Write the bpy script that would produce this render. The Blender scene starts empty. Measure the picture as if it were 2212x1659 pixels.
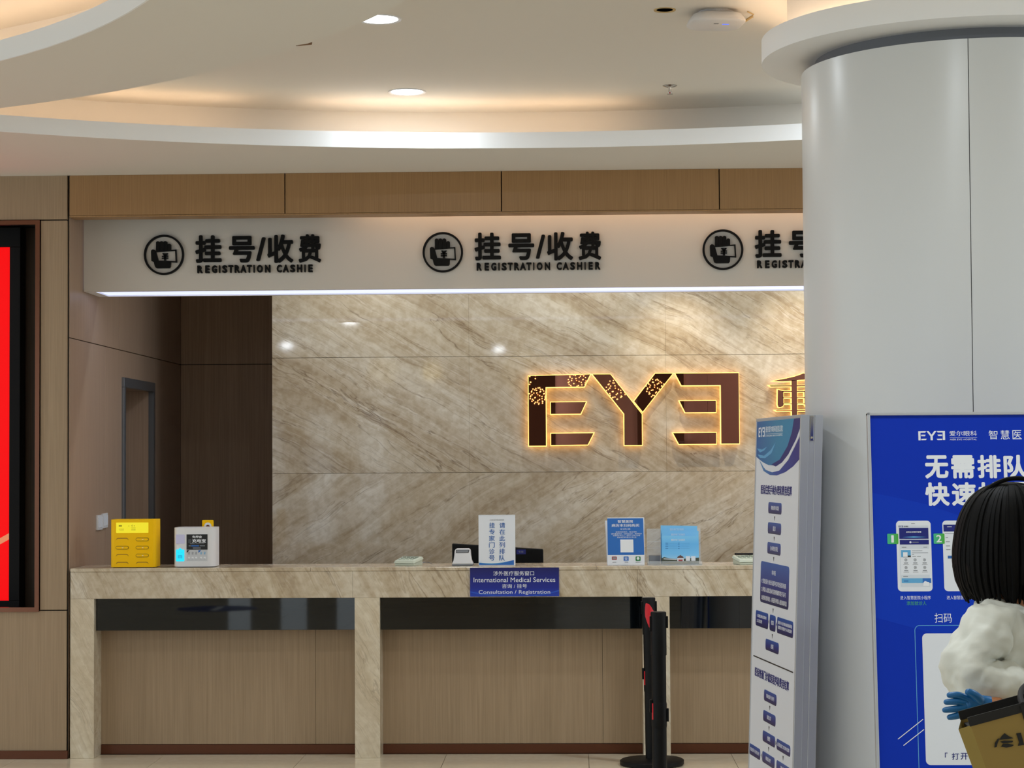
import bpy, bmesh, math, random
from mathutils import Vector, Matrix
random.seed(7)
SC = bpy.context.scene
COL = SC.collection
PI = math.pi

# ------------------------------------------------------------------ camera
cam_d = bpy.data.cameras.new('camera'); cam = bpy.data.objects.new('camera', cam_d); COL.objects.link(cam)
cam_d.sensor_fit = 'HORIZONTAL'; cam_d.sensor_width = 36.0
cam_d.lens = 36.0 * 4500.0 / 2212.0
cam_d.clip_start = 0.05; cam_d.clip_end = 200
yaw, pitch, roll = math.radians(1.7891), math.radians(2.1286), math.radians(-0.3482)
fw = Vector((-math.sin(yaw) * math.cos(pitch), math.cos(yaw) * math.cos(pitch), math.sin(pitch)))
rt = Vector((math.cos(yaw), math.sin(yaw), 0)); up = rt.cross(fw)
r2 = rt * math.cos(roll) + up * math.sin(roll); u2 = up * math.cos(roll) - rt * math.sin(roll)
cam.matrix_world = Matrix(((r2.x, u2.x, -fw.x, 0), (r2.y, u2.y, -fw.y, 0), (r2.z, u2.z, -fw.z, 1.65), (0, 0, 0, 1)))
SC.camera = cam

# ------------------------------------------------------------------ world, exposure
w = bpy.data.worlds.new('lobby_daylight'); SC.world = w; w.use_nodes = True
w.node_tree.nodes['Background'].inputs[0].default_value = (0.80, 0.92, 1.0, 1)
w.node_tree.nodes['Background'].inputs[1].default_value = 1.4
SC.view_settings.view_transform = 'Standard'; SC.view_settings.look = 'None'
SC.view_settings.gamma = 1.0; SC.view_settings.use_curve_mapping = False
SC.view_settings.exposure = -0.1
SC.cycles.use_denoising = True
SC.cycles.max_bounces = 7; SC.cycles.diffuse_bounces = 4; SC.cycles.glossy_bounces = 4
SC.cycles.use_adaptive_sampling = True; SC.cycles.adaptive_threshold = 0.03
SC.cycles.sample_clamp_indirect = 6.0

# ------------------------------------------------------------------ colours and materials
def lin(c):
    return tuple((x / 12.92 if x <= 0.04045 else ((x + 0.055) / 1.055) ** 2.4) for x in (v / 255 for v in c))
def mat(name, rgb, rough=0.5, metal=0.0, emit=0.0, spec=0.5, trans=0.0, alpha=1.0, coat=0.0):
    m = bpy.data.materials.new(name); m.use_nodes = True
    b = m.node_tree.nodes['Principled BSDF']
    c = lin(rgb)
    b.inputs['Base Color'].default_value = (*c, 1); b.inputs['Roughness'].default_value = rough
    b.inputs['Metallic'].default_value = metal; b.inputs['Specular IOR Level'].default_value = spec
    b.inputs['Transmission Weight'].default_value = trans; b.inputs['Alpha'].default_value = alpha
    b.inputs['Coat Weight'].default_value = coat
    if emit: b.inputs['Base Color'].default_value = (0.02, 0.02, 0.02, 1)
    if emit:
        b.inputs['Emission Color'].default_value = (*c, 1); b.inputs['Emission Strength'].default_value = emit
    return m
def nodes(m):
    nt = m.node_tree; b = nt.nodes['Principled BSDF']
    def N(t, **k):
        n = nt.nodes.new(t)
        for a, v in k.items(): setattr(n, a, v)
        return n
    return nt, b, N, nt.links.new
def math_node(N, L, op, a, bb=None, clamp=False):
    n = N('ShaderNodeMath', operation=op); n.use_clamp = clamp
    for i, v in enumerate((a, bb)):
        if v is None: continue
        if isinstance(v, (int, float)): n.inputs[i].default_value = v
        else: L(v, n.inputs[i])
    return n.outputs[0]
def ramp(N, L, fac, stops):
    r = N('ShaderNodeValToRGB'); L(fac, r.inputs[0]); e = r.color_ramp.elements
    while len(e) < len(stops): e.new(0.5)
    for i, (p, c) in enumerate(stops):
        e[i].position = p; e[i].color = (*lin(c), 1)
    return r.outputs[0]
def marble(name, angle, seed, rough=0.16, scale=1.0, lift=0.0):
    """beige stone; the veins run at `angle` degrees in the wall plane"""
    m = mat(name, (200, 185, 160), rough); nt, b, N, L = nodes(m)
    tc = N('ShaderNodeTexCoord')
    mp0 = N('ShaderNodeMapping'); L(tc.outputs['Object'], mp0.inputs[0])
    mp0.inputs['Rotation'].default_value = (0, math.radians(angle), 0); mp0.inputs['Location'].default_value = (seed, seed * 0.7, seed * 1.3)
    wob = N('ShaderNodeTexNoise'); L(mp0.outputs[0], wob.inputs['Vector'])
    wob.inputs['Scale'].default_value = 1.7 * scale; wob.inputs['Detail'].default_value = 4
    mx = N('ShaderNodeVectorMath', operation='MULTIPLY_ADD'); L(wob.outputs['Color'], mx.inputs[0])
    mx.inputs[1].default_value = (0.14, 0.14, 0.14); L(mp0.outputs[0], mx.inputs[2])
    st = N('ShaderNodeMapping'); L(mx.outputs[0], st.inputs[0]); st.inputs['Scale'].default_value = (0.30 * scale, 2.0 * scale, 4.4 * scale)
    def noise(s, d, dis=0.0, rgh=0.55):
        n = N('ShaderNodeTexNoise'); L(st.outputs[0], n.inputs['Vector']); n.inputs['Scale'].default_value = s
        n.inputs['Detail'].default_value = d; n.inputs['Distortion'].default_value = dis; n.inputs['Roughness'].default_value = rgh
        return n.outputs[0]
    base = ramp(N, L, noise(1.5, 8, 0.8, 0.65), [(0.28, (182, 165, 141)), (0.44, (200, 185, 162)), (0.56, (216, 205, 186)), (0.74, (230, 223, 209))])
    cloud = ramp(N, L, noise(0.7, 3), [(0.35, (230, 218, 196)), (0.65, (255, 255, 255))])
    mul = N('ShaderNodeMix', data_type='RGBA', blend_type='MULTIPLY'); mul.inputs[0].default_value = 0.55
    L(base, mul.inputs[6]); L(cloud, mul.inputs[7])
    out = mul.outputs[2]
    for s, wdt, strength, col in ((1.6, 0.010, 0.60, (118, 92, 64)), (2.9, 0.014, 0.42, (138, 112, 84)), (1.1, 0.006, 0.55, (96, 70, 46)), (2.2, 0.012, 0.35, (240, 234, 222))):
        v = math_node(N, L, 'ABSOLUTE', math_node(N, L, 'SUBTRACT', noise(s, 5, 0.5), 0.5))
        v = math_node(N, L, 'SUBTRACT', 1.0, math_node(N, L, 'DIVIDE', v, wdt), True)
        msk = math_node(N, L, 'MULTIPLY', math_node(N, L, 'SUBTRACT', noise(s * 0.9 + 0.37, 2), 0.42), 5.0, True)
        f = math_node(N, L, 'MULTIPLY', math_node(N, L, 'MULTIPLY', v, msk), strength)
        mm = N('ShaderNodeMix', data_type='RGBA'); L(f, mm.inputs[0]); L(out, mm.inputs[6]); mm.inputs[7].default_value = (*lin(col), 1)
        out = mm.outputs[2]
    fi = N('ShaderNodeTexNoise'); L(tc.outputs['Object'], fi.inputs['Vector']); fi.inputs['Scale'].default_value = 26; fi.inputs['Detail'].default_value = 5
    fl = ramp(N, L, fi.outputs[0], [(0.38, (230, 223, 212)), (0.6, (255, 255, 255))])
    m2 = N('ShaderNodeMix', data_type='RGBA', blend_type='MULTIPLY'); m2.inputs[0].default_value = 0.7; L(out, m2.inputs[6]); L(fl, m2.inputs[7])
    if lift:                                  # paler, more even stone
        m3 = N('ShaderNodeMix', data_type='RGBA'); m3.inputs[0].default_value = lift; L(m2.outputs[2], m3.inputs[6]); m3.inputs[7].default_value = (*lin((240, 228, 202)), 1)
        L(m3.outputs[2], b.inputs['Base Color'])
    else: L(m2.outputs[2], b.inputs['Base Color'])
    return m
def wood(name, a, c, rough=0.42, axis='Z'):
    m = mat(name, a, rough); nt, b, N, L = nodes(m)
    tc = N('ShaderNodeTexCoord'); mp = N('ShaderNodeMapping'); L(tc.outputs['Object'], mp.inputs[0])
    mp.inputs['Scale'].default_value = (150, 150, 2.2) if axis == 'Z' else (2.2, 150, 150)
    n = N('ShaderNodeTexNoise'); L(mp.outputs[0], n.inputs['Vector']); n.inputs['Scale'].default_value = 1.0; n.inputs['Detail'].default_value = 6; n.inputs['Roughness'].default_value = 0.6
    n2 = N('ShaderNodeTexNoise'); mp2 = N('ShaderNodeMapping'); L(tc.outputs['Object'], mp2.inputs[0])
    mp2.inputs['Scale'].default_value = (14, 14, 0.4) if axis == 'Z' else (0.5, 9, 9); L(mp2.outputs[0], n2.inputs['Vector']); n2.inputs['Scale'].default_value = 1.0; n2.inputs['Detail'].default_value = 3
    s = math_node(N, L, 'ADD', math_node(N, L, 'MULTIPLY', n.outputs[0], 0.8), math_node(N, L, 'MULTIPLY', n2.outputs[0], 0.2))
    L(ramp(N, L, s, [(0.36, c), (0.62, a)]), b.inputs['Base Color'])
    return m
def gradient(name, stops, axis=2, lo=0.0, hi=1.0, rough=0.4, emit=0.0):
    """printed colour gradient along a local axis between lo and hi (flat print)"""
    m = mat(name, (128, 128, 128), rough); nt, b, N, L = nodes(m)
    tc = N('ShaderNodeTexCoord'); sp = N('ShaderNodeSeparateXYZ'); L(tc.outputs['Object'], sp.inputs[0])
    f = math_node(N, L, 'DIVIDE', math_node(N, L, 'SUBTRACT', sp.outputs[axis], lo), hi - lo, True)
    c = ramp(N, L, f, stops); L(c, b.inputs['Base Color'])
    if emit:
        L(c, b.inputs['Emission Color']); b.inputs['Emission Strength'].default_value = emit
    return m

M = dict(
    paint=mat('ceiling_paint', (226, 222, 214), 0.75), white=mat('white_panel', (212, 206, 198), 0.42), lit_white=mat('lit_white_paint', (244, 245, 246), 0.55),
    column=mat('column_enamel', (216, 217, 216), 0.28), neck=mat('dark_neck', (120, 122, 128), 0.5),
    wood=wood('oak_veneer', (167, 143, 114), (151, 128, 100)), wood_warm_lit=wood('warm_lit_veneer', (164, 126, 82), (148, 112, 70)),
    wood_dark=wood('smoked_veneer', (188, 158, 130), (168, 140, 114)), wood_side=wood('side_veneer', (176, 150, 128), (162, 137, 116)),
    gap=mat('joint_black', (14, 11, 9), 0.8), kick=mat('bronze_kick', (98, 58, 38), 0.32, 0.55), copper=mat('copper_trim', (128, 86, 68), 0.2, 1.0),
    recess=wood('recess_veneer', (78, 60, 44), (62, 48, 36)),
    black=mat('black_plastic', (10, 10, 11), 0.5, spec=0.2), bezel=mat('screen_bezel', (16, 16, 17), 0.5, spec=0.15), glass_black=mat('black_glass', (6, 10, 14), 0.02, spec=0.8),
    letter=mat('black_acrylic', (12, 12, 12), 0.5, spec=0.15), mirror=mat('copper_mirror', (146, 94, 78), 0.008, 1.0),
    halo=mat('halo_led', (255, 190, 92), 0.5, emit=4.0), cove=mat('cove_led', (255, 218, 180), 0.5, emit=12.0), cove2=mat('header_led', (255, 208, 164), 0.5, emit=22.0), cool=mat('cool_led', (214, 226, 255), 0.5, emit=2.6), trim_glow=mat('lavender_trim_glow', (206, 212, 250), 0.5, emit=1.5),
    lampglow=mat('lamp_diffuser', (245, 250, 255), 0.5, emit=14.0), spotglow=mat('spot_lens', (255, 214, 150), 0.5, emit=6.0),
    alu=mat('aluminium', (188, 190, 194), 0.35, 0.35), chrome=mat('chrome', (200, 196, 190), 0.15, 1.0), steel=mat('grey_steel', (120, 123, 128), 0.35, 0.6),
    grout=mat('grout', (120, 108, 88), 0.8), yellow=mat('yellow_plastic', (255, 200, 0), 0.45, spec=0.2), slot_shade=mat('yellow_slot_shade', (176, 128, 4), 0.5), yellow_lit=mat('yellow_screen', (255, 238, 20), 0.4, emit=0.9),
    yellow_ink=mat('olive_ink', (112, 96, 10), 0.5), wplastic=mat('white_plastic', (226, 226, 228), 0.35), wpaper=mat('white_paper', (226, 229, 235), 0.45), ink=mat('black_ink', (18, 18, 20), 0.5), gink=mat('grey_ink', (130, 134, 140), 0.5),
    cyan=mat('cyan_light', (0, 225, 255), 0.4, emit=1.1), blue_ink=mat('blue_ink', (36, 96, 168), 0.5), blue_print=mat('blue_print', (44, 108, 188), 0.35), navy=mat('navy_print', (16, 28, 116), 0.4), wink=mat('white_ink', (232, 234, 238), 0.5),
    acrylic=mat('clear_acrylic', (232, 238, 240), 0.05, alpha=0.22), pale=mat('pale_green_plastic', (196, 204, 186), 0.45), pale_d=mat('grey_green_plastic', (128, 138, 122), 0.5),
    red=mat('red_reflector', (206, 30, 44), 0.4), redled=mat('red_display', (255, 0, 6), 0.9, emit=1.0, spec=0.0), gold_led=mat('gold_display', (255, 150, 100), 0.4, emit=0.8),
    poster=mat('poster_blue', (10, 50, 176), 0.45, spec=0.15), poster2=mat('poster_light_blue', (38, 84, 190), 0.35), green=mat('green_print', (72, 170, 60), 0.4), green2=mat('teal_print', (60, 176, 130), 0.4), sky=mat('sky_print', (96, 168, 214), 0.4), skin=mat('skin', (188, 122, 78), 0.55),
    hair=mat('black_hair', (9, 8, 8), 0.6, spec=0.12), coat=mat('white_padded_cloth', (222, 222, 212), 0.7), trousers=mat('dark_cloth', (38, 40, 46), 0.8), glove=mat('blue_glove', (20, 100, 160), 0.35), shoe=mat('white_shoe', (210, 208, 204), 0.5),
    bag=mat('tan_canvas', (150, 124, 62), 0.7), bag_side=mat('olive_canvas', (140, 118, 48), 0.7), strap=mat('black_webbing', (18, 17, 16), 0.7),
    ledblue=mat('blue_indicator', (80, 110, 255), 0.4, emit=1.5), cable=mat('beige_cable', (196, 170, 118), 0.5), star=mat('string_light', (255, 228, 150), 0.4, emit=24.0),
    m_wall=marble('marble_wall', -30, 3.1, 0.045), m_wall2=marble('marble_wall_matched', 33, 8.4, 0.045), m_counter=marble('marble_counter', -62, 5.7, 0.16, 1.15, lift=0.04), m_post=marble('marble_post', -58, 12.3, 0.16, 1.5, lift=0.3),
    floor=marble('floor_stone', 0, 21.0, 0.09, 0.9, lift=0.65),
    fill_silver=mat('silver_sticker', (150, 150, 152), 0.4), red_logo=mat('dull_red_print', (160, 70, 74), 0.5), wechat=mat('leaf_green_print', (40, 120, 66), 0.5), brick=mat('roof_print', (96, 66, 64), 0.5), park=mat('park_print', (70, 76, 62), 0.5),
)

# ------------------------------------------------------------------ mesh helpers
class MB:
    def __init__(s): s.v = []; s.f = []
    def add(s, v, f):
        o = len(s.v); s.v += [tuple(p) for p in v]; s.f += [tuple(i + o for i in q) for q in f]; return s
    def box(s, x0, x1, y0, y1, z0, z1):
        return s.add([(x0, y0, z0), (x1, y0, z0), (x1, y1, z0), (x0, y1, z0), (x0, y0, z1), (x1, y0, z1), (x1, y1, z1), (x0, y1, z1)],
                     [(0, 3, 2, 1), (4, 5, 6, 7), (0, 1, 5, 4), (1, 2, 6, 5), (2, 3, 7, 6), (3, 0, 4, 7)])
    def prism(s, pts, y0, y1):
        """xz polygon (counter-clockwise seen from -Y) between y0 (front) and y1"""
        a = sum(pts[i][0] * pts[(i + 1) % len(pts)][1] - pts[(i + 1) % len(pts)][0] * pts[i][1] for i in range(len(pts)))
        if a < 0: pts = pts[::-1]
        n = len(pts)
        v = [(x, y0, z) for x, z in pts] + [(x, y1, z) for x, z in pts]
        return s.add(v, [tuple(range(n)), tuple(range(2 * n - 1, n - 1, -1))] + [(i, n + i, n + (i + 1) % n, (i + 1) % n) for i in range(n)])
    def flatprism(s, pts, z0, z1):
        """xy polygon between z0 and z1"""
        n = len(pts)
        return s.add([(x, y, z0) for x, y in pts] + [(x, y, z1) for x, y in pts],
                     [tuple(range(n - 1, -1, -1)), tuple(range(n, 2 * n))] + [(i, (i + 1) % n, n + (i + 1) % n, n + i) for i in range(n)])
    def lathe(s, prof, cx=0, cy=0, n=32):
        m = len(prof); v = []; f = []
        for k in range(n):
            a = 2 * PI * k / n
            for r, z in prof: v.append((cx + r * math.cos(a), cy + r * math.sin(a), z))
        for k in range(n):
            for i in range(m - 1):
                f.append((k * m + i, ((k + 1) % n) * m + i, ((k + 1) % n) * m + i + 1, k * m + i + 1))
        if prof[0][0] > 1e-6: f.append(tuple(k * m for k in range(n - 1, -1, -1)))
        if prof[-1][0] > 1e-6: f.append(tuple(k * m + m - 1 for k in range(n)))
        return s.add(v, f)
    def ringlathe(s, prof, cx, cy, a0, a1, n=64):
        """closed profile swept through an arc"""
        m = len(prof); v = []; f = []
        for k in range(n + 1):
            a = a0 + (a1 - a0) * k / n
            for r, z in prof: v.append((cx + r * math.cos(a), cy + r * math.sin(a), z))
        for k in range(n):
            for i in range(m):
                f.append((k * m + i, (k + 1) * m + i, (k + 1) * m + (i + 1) % m, k * m + (i + 1) % m))
        if abs(a1 - a0) < 2 * PI - 1e-6:
            f.append(tuple(range(m - 1, -1, -1))); f.append(tuple(n * m + i for i in range(m)))
        return s.add(v, f)
    def tube(s, pts, r, n=10):
        pts = [Vector(p) for p in pts]; rings = []; rr = r if isinstance(r, (list, tuple)) else [r] * len(pts)
        for i, p in enumerate(pts):
            d = (pts[min(i + 1, len(pts) - 1)] - pts[max(i - 1, 0)]).normalized()
            if i == 0: a = d.cross(Vector((0, 0, 1)) if abs(d.z) < 0.9 else Vector((1, 0, 0))).normalized()
            else: a = (a - d * a.dot(d)).normalized()
            c = d.cross(a)
            rings.append([p + (a * math.cos(2 * PI * k / n) + c * math.sin(2 * PI * k / n)) * rr[i] for k in range(n)])
        v = [q for g in rings for q in g]; f = []
        for i in range(len(pts) - 1):
            for k in range(n): f.append((i * n + k, i * n + (k + 1) % n, (i + 1) * n + (k + 1) % n, (i + 1) * n + k))
        f.append(tuple(range(n - 1, -1, -1))); f.append(tuple((len(pts) - 1) * n + k for k in range(n)))
        return s.add(v, f)
    def sphere(s, c, r, n=12, m=8, sc=(1, 1, 1)):
        prof = [(math.sin(PI * i / m) * r, -math.cos(PI * i / m) * r) for i in range(m + 1)]
        prof[0] = (0, -r); prof[-1] = (0, r)
        v = []; f = []
        for k in range(n):
            a = 2 * PI * k / n
            for q, z in prof: v.append((c[0] + q * math.cos(a) * sc[0], c[1] + q * math.sin(a) * sc[1], c[2] + z * sc[2]))
        for k in range(n):
            for i in range(m): f.append((k * (m + 1) + i, ((k + 1) % n) * (m + 1) + i, ((k + 1) % n) * (m + 1) + i + 1, k * (m + 1) + i + 1))
        return s.add(v, f)
    def build(s, name, m, parent=None, bevel=0.0, seg=2, smooth=False, weld=True):
        me = bpy.data.meshes.new(name); me.from_pydata(s.v, [], s.f)
        bm = bmesh.new(); bm.from_mesh(me)
        if weld: bmesh.ops.remove_doubles(bm, verts=bm.verts, dist=1e-6)
        bmesh.ops.recalc_face_normals(bm, faces=bm.faces)
        if bevel:
            eds = [e for e in bm.edges if len(e.link_faces) == 2 and e.calc_face_angle(0) > 0.5]
            bmesh.ops.bevel(bm, geom=eds, offset=bevel, segments=seg, profile=0.5, affect='EDGES', clamp_overlap=True)
        if smooth:
            for fc in bm.faces: fc.smooth = True
            for e in bm.edges:
                if len(e.link_faces) == 2 and e.calc_face_angle(0) > 0.7: e.smooth = False
        bm.to_mesh(me); bm.free()
        me.materials.append(M[m] if isinstance(m, str) else m)
        o = bpy.data.objects.new(name, me); COL.objects.link(o)
        if parent: o.parent = parent
        return o
def box(name, x0, x1, y0, y1, z0, z1, m, parent=None, bevel=0.0, seg=2):
    return MB().box(x0, x1, y0, y1, z0, z1).build(name, m, parent, bevel, seg)
def prism(name, pts, y0, y1, m, parent=None, bevel=0.0):
    return MB().prism(pts, y0, y1).build(name, m, parent, bevel)
def rrect(x0, x1, z0, z1, r, n=5):
    p = []
    for cx, cz, a in ((x1 - r, z0 + r, -PI / 2), (x1 - r, z1 - r, 0), (x0 + r, z1 - r, PI / 2), (x0 + r, z0 + r, PI)):
        for i in range(n + 1):
            t = a + PI / 2 * i / n; p.append((cx + r * math.cos(t), cz + r * math.sin(t)))
    return p
def circle(cx, cz, r, n=40): return [(cx + r * math.cos(2 * PI * i / n), cz + r * math.sin(2 * PI * i / n)) for i in range(n)]
def offset_poly(p, d):
    a = sum(p[i][0] * p[(i + 1) % len(p)][1] - p[(i + 1) % len(p)][0] * p[i][1] for i in range(len(p)))
    if a < 0: p = p[::-1]
    out = []; n = len(p)
    for i in range(n):
        p0, p1, p2 = Vector(p[i - 1]), Vector(p[i]), Vector(p[(i + 1) % n])
        e1 = (p1 - p0).normalized(); e2 = (p2 - p1).normalized()
        n1 = Vector((e1.y, -e1.x)); n2 = Vector((e2.y, -e2.x)); b = n1 + n2
        if b.length < 1e-6: b = n1
        b.normalize(); k = d / max(0.35, b.dot(n1)); q = p1 + b * k; out.append((q.x, q.y))
    return out
def tag(o, label, cat, group=None, kind=None):
    o['label'] = label; o['category'] = cat
    if group: o['group'] = group
    if kind: o['kind'] = kind
    return o
def thing(name, label, cat, loc=(0, 0, 0), rot=(0, 0, 0), group=None, kind=None):
    o = bpy.data.objects.new(name, None); COL.objects.link(o); o.empty_display_size = 0.1
    o.location = loc; o.rotation_euler = rot
    return tag(o, label, cat, group, kind)
def text(name, s, x0, x1, z0, z1, y, m, parent, bold=0.0, depth=0.0005, res=3):
    """lettering fitted to a rectangle of the local xz plane, standing proud of plane y towards -Y"""
    c = bpy.data.curves.new('t', 'FONT'); c.body = s; c.size = 1.0; c.resolution_u = res
    c.extrude = 0.5
    o = bpy.data.objects.new('t', c); COL.objects.link(o)
    me = bpy.data.meshes.new_from_object(o.evaluated_get(bpy.context.evaluated_depsgraph_get()))
    bpy.data.objects.remove(o); bpy.data.curves.remove(c)
    if bold:                                  # heavier weight: the glyph repeated on a small circle and the middle
        b0 = bmesh.new()
        for k in range(9):
            n0 = len(b0.verts); b0.from_mesh(me); b0.verts.ensure_lookup_table()
            for v in b0.verts[n0:]:
                v.co.z += k * 6e-5 / depth
                if k < 8: v.co.x += bold * math.cos(PI * k / 4); v.co.y += bold * math.sin(PI * k / 4)
        b0.to_mesh(me); b0.free()
    xs = [v.co.x for v in me.vertices]; ys = [v.co.y for v in me.vertices]
    ax, bx, ay, by = min(xs), max(xs), min(ys), max(ys)
    sx = (x1 - x0) / max(bx - ax, 1e-6); sz = (z1 - z0) / max(by - ay, 1e-6)
    for v in me.vertices:
        v.co = Vector((x0 + (v.co.x - ax) * sx, y - depth * (v.co.z + 0.5), z0 + (v.co.y - ay) * sz))
    me.name = name; me.materials.clear(); me.materials.append(M[m] if isinstance(m, str) else m)
    o = bpy.data.objects.new(name, me); COL.objects.link(o); o.parent = parent
    return o
def copy_tree(o, parent=None):
    c = o.copy(); COL.objects.link(c); c.parent = parent
    for ch in list(o.children): copy_tree(ch, c)
    return c
def spot(name, loc, target, watts, col, size, blend, radius, parent=None):
    d = bpy.data.lights.new(name, 'SPOT'); d.energy = watts; d.color = col; d.spot_size = math.radians(size); d.spot_blend = blend; d.shadow_soft_size = radius
    o = bpy.data.objects.new(name, d); COL.objects.link(o); o.location = loc
    o.rotation_euler = (Vector(target) - Vector(loc)).to_track_quat('-Z', 'Y').to_euler()
    if parent: o.parent = parent
    return o

# ------------------------------------------------------------------ measures of the place (metres)
D = 11.66            # plane of the counter front and the veneered wall
XA = -2.867          # left side wall of the counter bay
ZS = 3.283           # soffit
ZC = 3.55            # raised ceiling
MY = 13.4            # stone feature wall
XR = 4.2             # right end of the bay
OC = (-0.2, 5.72); OR = 5.09        # round ceiling opening
IC = (-4.896, 5.189); IR = 4.793; JC = (-4.92, 5.45); JR = 3.86   # ring-shaped soffit island

# ------------------------------------------------------------------ floor
fl = box('floor', -8, 8, -8, 15.2, -0.08, -0.004, 'grout'); tag(fl, 'polished beige stone tile floor in front of the counter', 'floor', kind='structure')
tile_me = None; far_tiles = MB()
for i in range(-10, 10):
    for j in range(-9, 14):
        x = 0.05 + i * 0.8; y1 = D + 0.16 - (12 - j) * 0.8
        if y1 > 12.0: continue
        if y1 < 2.6:                          # tiles far behind the view: one joined field
            far_tiles.box(x + 0.0015, x + 0.7985, y1 - 0.7985, y1 - 0.0015, -0.004, 0.0); continue
        if tile_me is None:
            t = box('tile', 0.0015, 0.7985, 0.0015, 0.7985, -0.004, 0.0, 'floor', fl); tile_me = t.data
        else:
            t = bpy.data.objects.new('tile', tile_me); COL.objects.link(t); t.parent = fl
        t.location = (x, y1 - 0.8, 0)
ft = far_tiles.build('tile_field', 'floor', fl); ft['kind'] = 'stuff'

# ------------------------------------------------------------------ ceiling
def ring_pts(c, r, n=128): return [(c[0] + r * math.cos(2 * PI * i / n), c[1] + r * math.sin(2 * PI * i / n)) for i in range(n)]
def slab_with_hole(name, outer, hole, z0, z1, m, parent=None):
    cu = bpy.data.curves.new('c', 'CURVE'); cu.dimensions = '2D'; cu.fill_mode = 'BOTH'; cu.extrude = (z1 - z0) / 2
    for pts in (outer, hole):
        sp = cu.splines.new('POLY'); sp.points.add(len(pts) - 1); sp.use_cyclic_u = True
        for p, q in zip(sp.points, pts): p.co = (q[0], q[1], 0, 1)
    o = bpy.data.objects.new('c', cu); COL.objects.link(o)
    me = bpy.data.meshes.new_from_object(o.evaluated_get(bpy.context.evaluated_depsgraph_get()))
    bpy.data.objects.remove(o); bpy.data.curves.remove(cu)
    for v in me.vertices: v.co.z += (z0 + z1) / 2
    me.materials.clear(); me.materials.append(M[m])
    for p in me.polygons: p.use_smooth = False
    o = bpy.data.objects.new(name, me); COL.objects.link(o); o.parent = parent
    return o
LIPH = 0.082
ce = thing('ceiling', 'white plaster ceiling with a round raised coffer and lit coves', 'ceiling', kind='structure')
slab_with_hole('soffit', [(-8, -8), (8, -8), (8, D + 0.02), (-8, D + 0.02)], ring_pts(OC, OR), ZS, ZS + LIPH, 'paint', ce)
slab_with_hole('island_soffit', ring_pts(IC, IR), ring_pts(JC, JR), ZS - 0.001, ZS + LIPH, 'paint', ce)
box('raised_ceiling', -8, 8, -8, D + 0.02, ZC, ZC + 0.05, 'paint', ce)
for nm, a in (('light_stop_skirt', (-8.05, -8, -8, D)), ('light_stop_skirt', (8, 8.05, -8, D)), ('light_stop_skirt', (-8, 8, -8.05, -8))):  # unseen skirts added to keep outside light out of the ceiling void
    box(nm, *a, ZS, ZC + 0.05, 'paint', ce)
MB().ringlathe([(5.56, ZS + LIPH), (5.60, ZS + LIPH), (5.60, ZC), (5.56, ZC)], *OC, math.radians(-70), math.radians(131), 96).build('cove_wall', 'paint', ce, smooth=True)
MB().ringlathe([(JR + 0.40, ZS + LIPH), (JR + 0.43, ZS + LIPH), (JR + 0.43, ZC), (JR + 0.40, ZC)], *JC, math.radians(-60), math.radians(120), 96).build('cove_wall', 'paint', ce, smooth=True)
chx, chy = -1.055, 8.075
MB().add([(chx - 0.035, chy - 0.005, ZS - 0.003), (chx + 0.035, chy - 0.055, ZS - 0.003), (chx + 0.03, chy - 0.03, ZS - 0.004), (chx - 0.05, chy + 0.0, ZS + 0.02), (chx + 0.035, chy - 0.06, ZS + 0.02)], [(0, 1, 2), (0, 2, 4, 3), (1, 2, 4), (0, 3, 4, 1)]).build('plaster_chip', mat('bare_board', (120, 88, 58), 0.8), ce)
# rim faces of both openings, whitened to imitate the light they catch
MB().ringlathe([(OR - 0.006, ZS - 0.001), (OR + 0.002, ZS - 0.001), (OR + 0.002, ZS + LIPH), (OR - 0.006, ZS + LIPH)], *OC, math.radians(-70), math.radians(128), 128).build('cove_lip', 'lit_white', ce, smooth=True)
MB().ringlathe([(JR - 0.006, ZS - 0.002), (JR + 0.002, ZS - 0.002), (JR + 0.002, ZS + LIPH), (JR - 0.006, ZS + LIPH)], *JC, 0, 2 * PI, 128).build('cove_lip', 'lit_white', ce, smooth=True)
# warm light strips lying on the ledges
z = ZS + LIPH
MB().ringlathe([(5.26, z + 0.004), (5.275, z + 0.004), (5.275, z + 0.016), (5.26, z + 0.016)], *OC, math.radians(85), math.radians(103), 48).build('light_strip', 'cove', ce)
MB().ringlathe([(5.26, z + 0.004), (5.275, z + 0.004), (5.275, z + 0.016), (5.26, z + 0.016)], *OC, math.radians(107), math.radians(130), 48).build('light_strip', 'cove', ce)
MB().ringlathe([(JR + 0.16, z + 0.004), (JR + 0.175, z + 0.004), (JR + 0.175, z + 0.016), (JR + 0.16, z + 0.016)], *JC, math.radians(5), math.radians(80), 64).build('light_strip', 'cove', ce)

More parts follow.
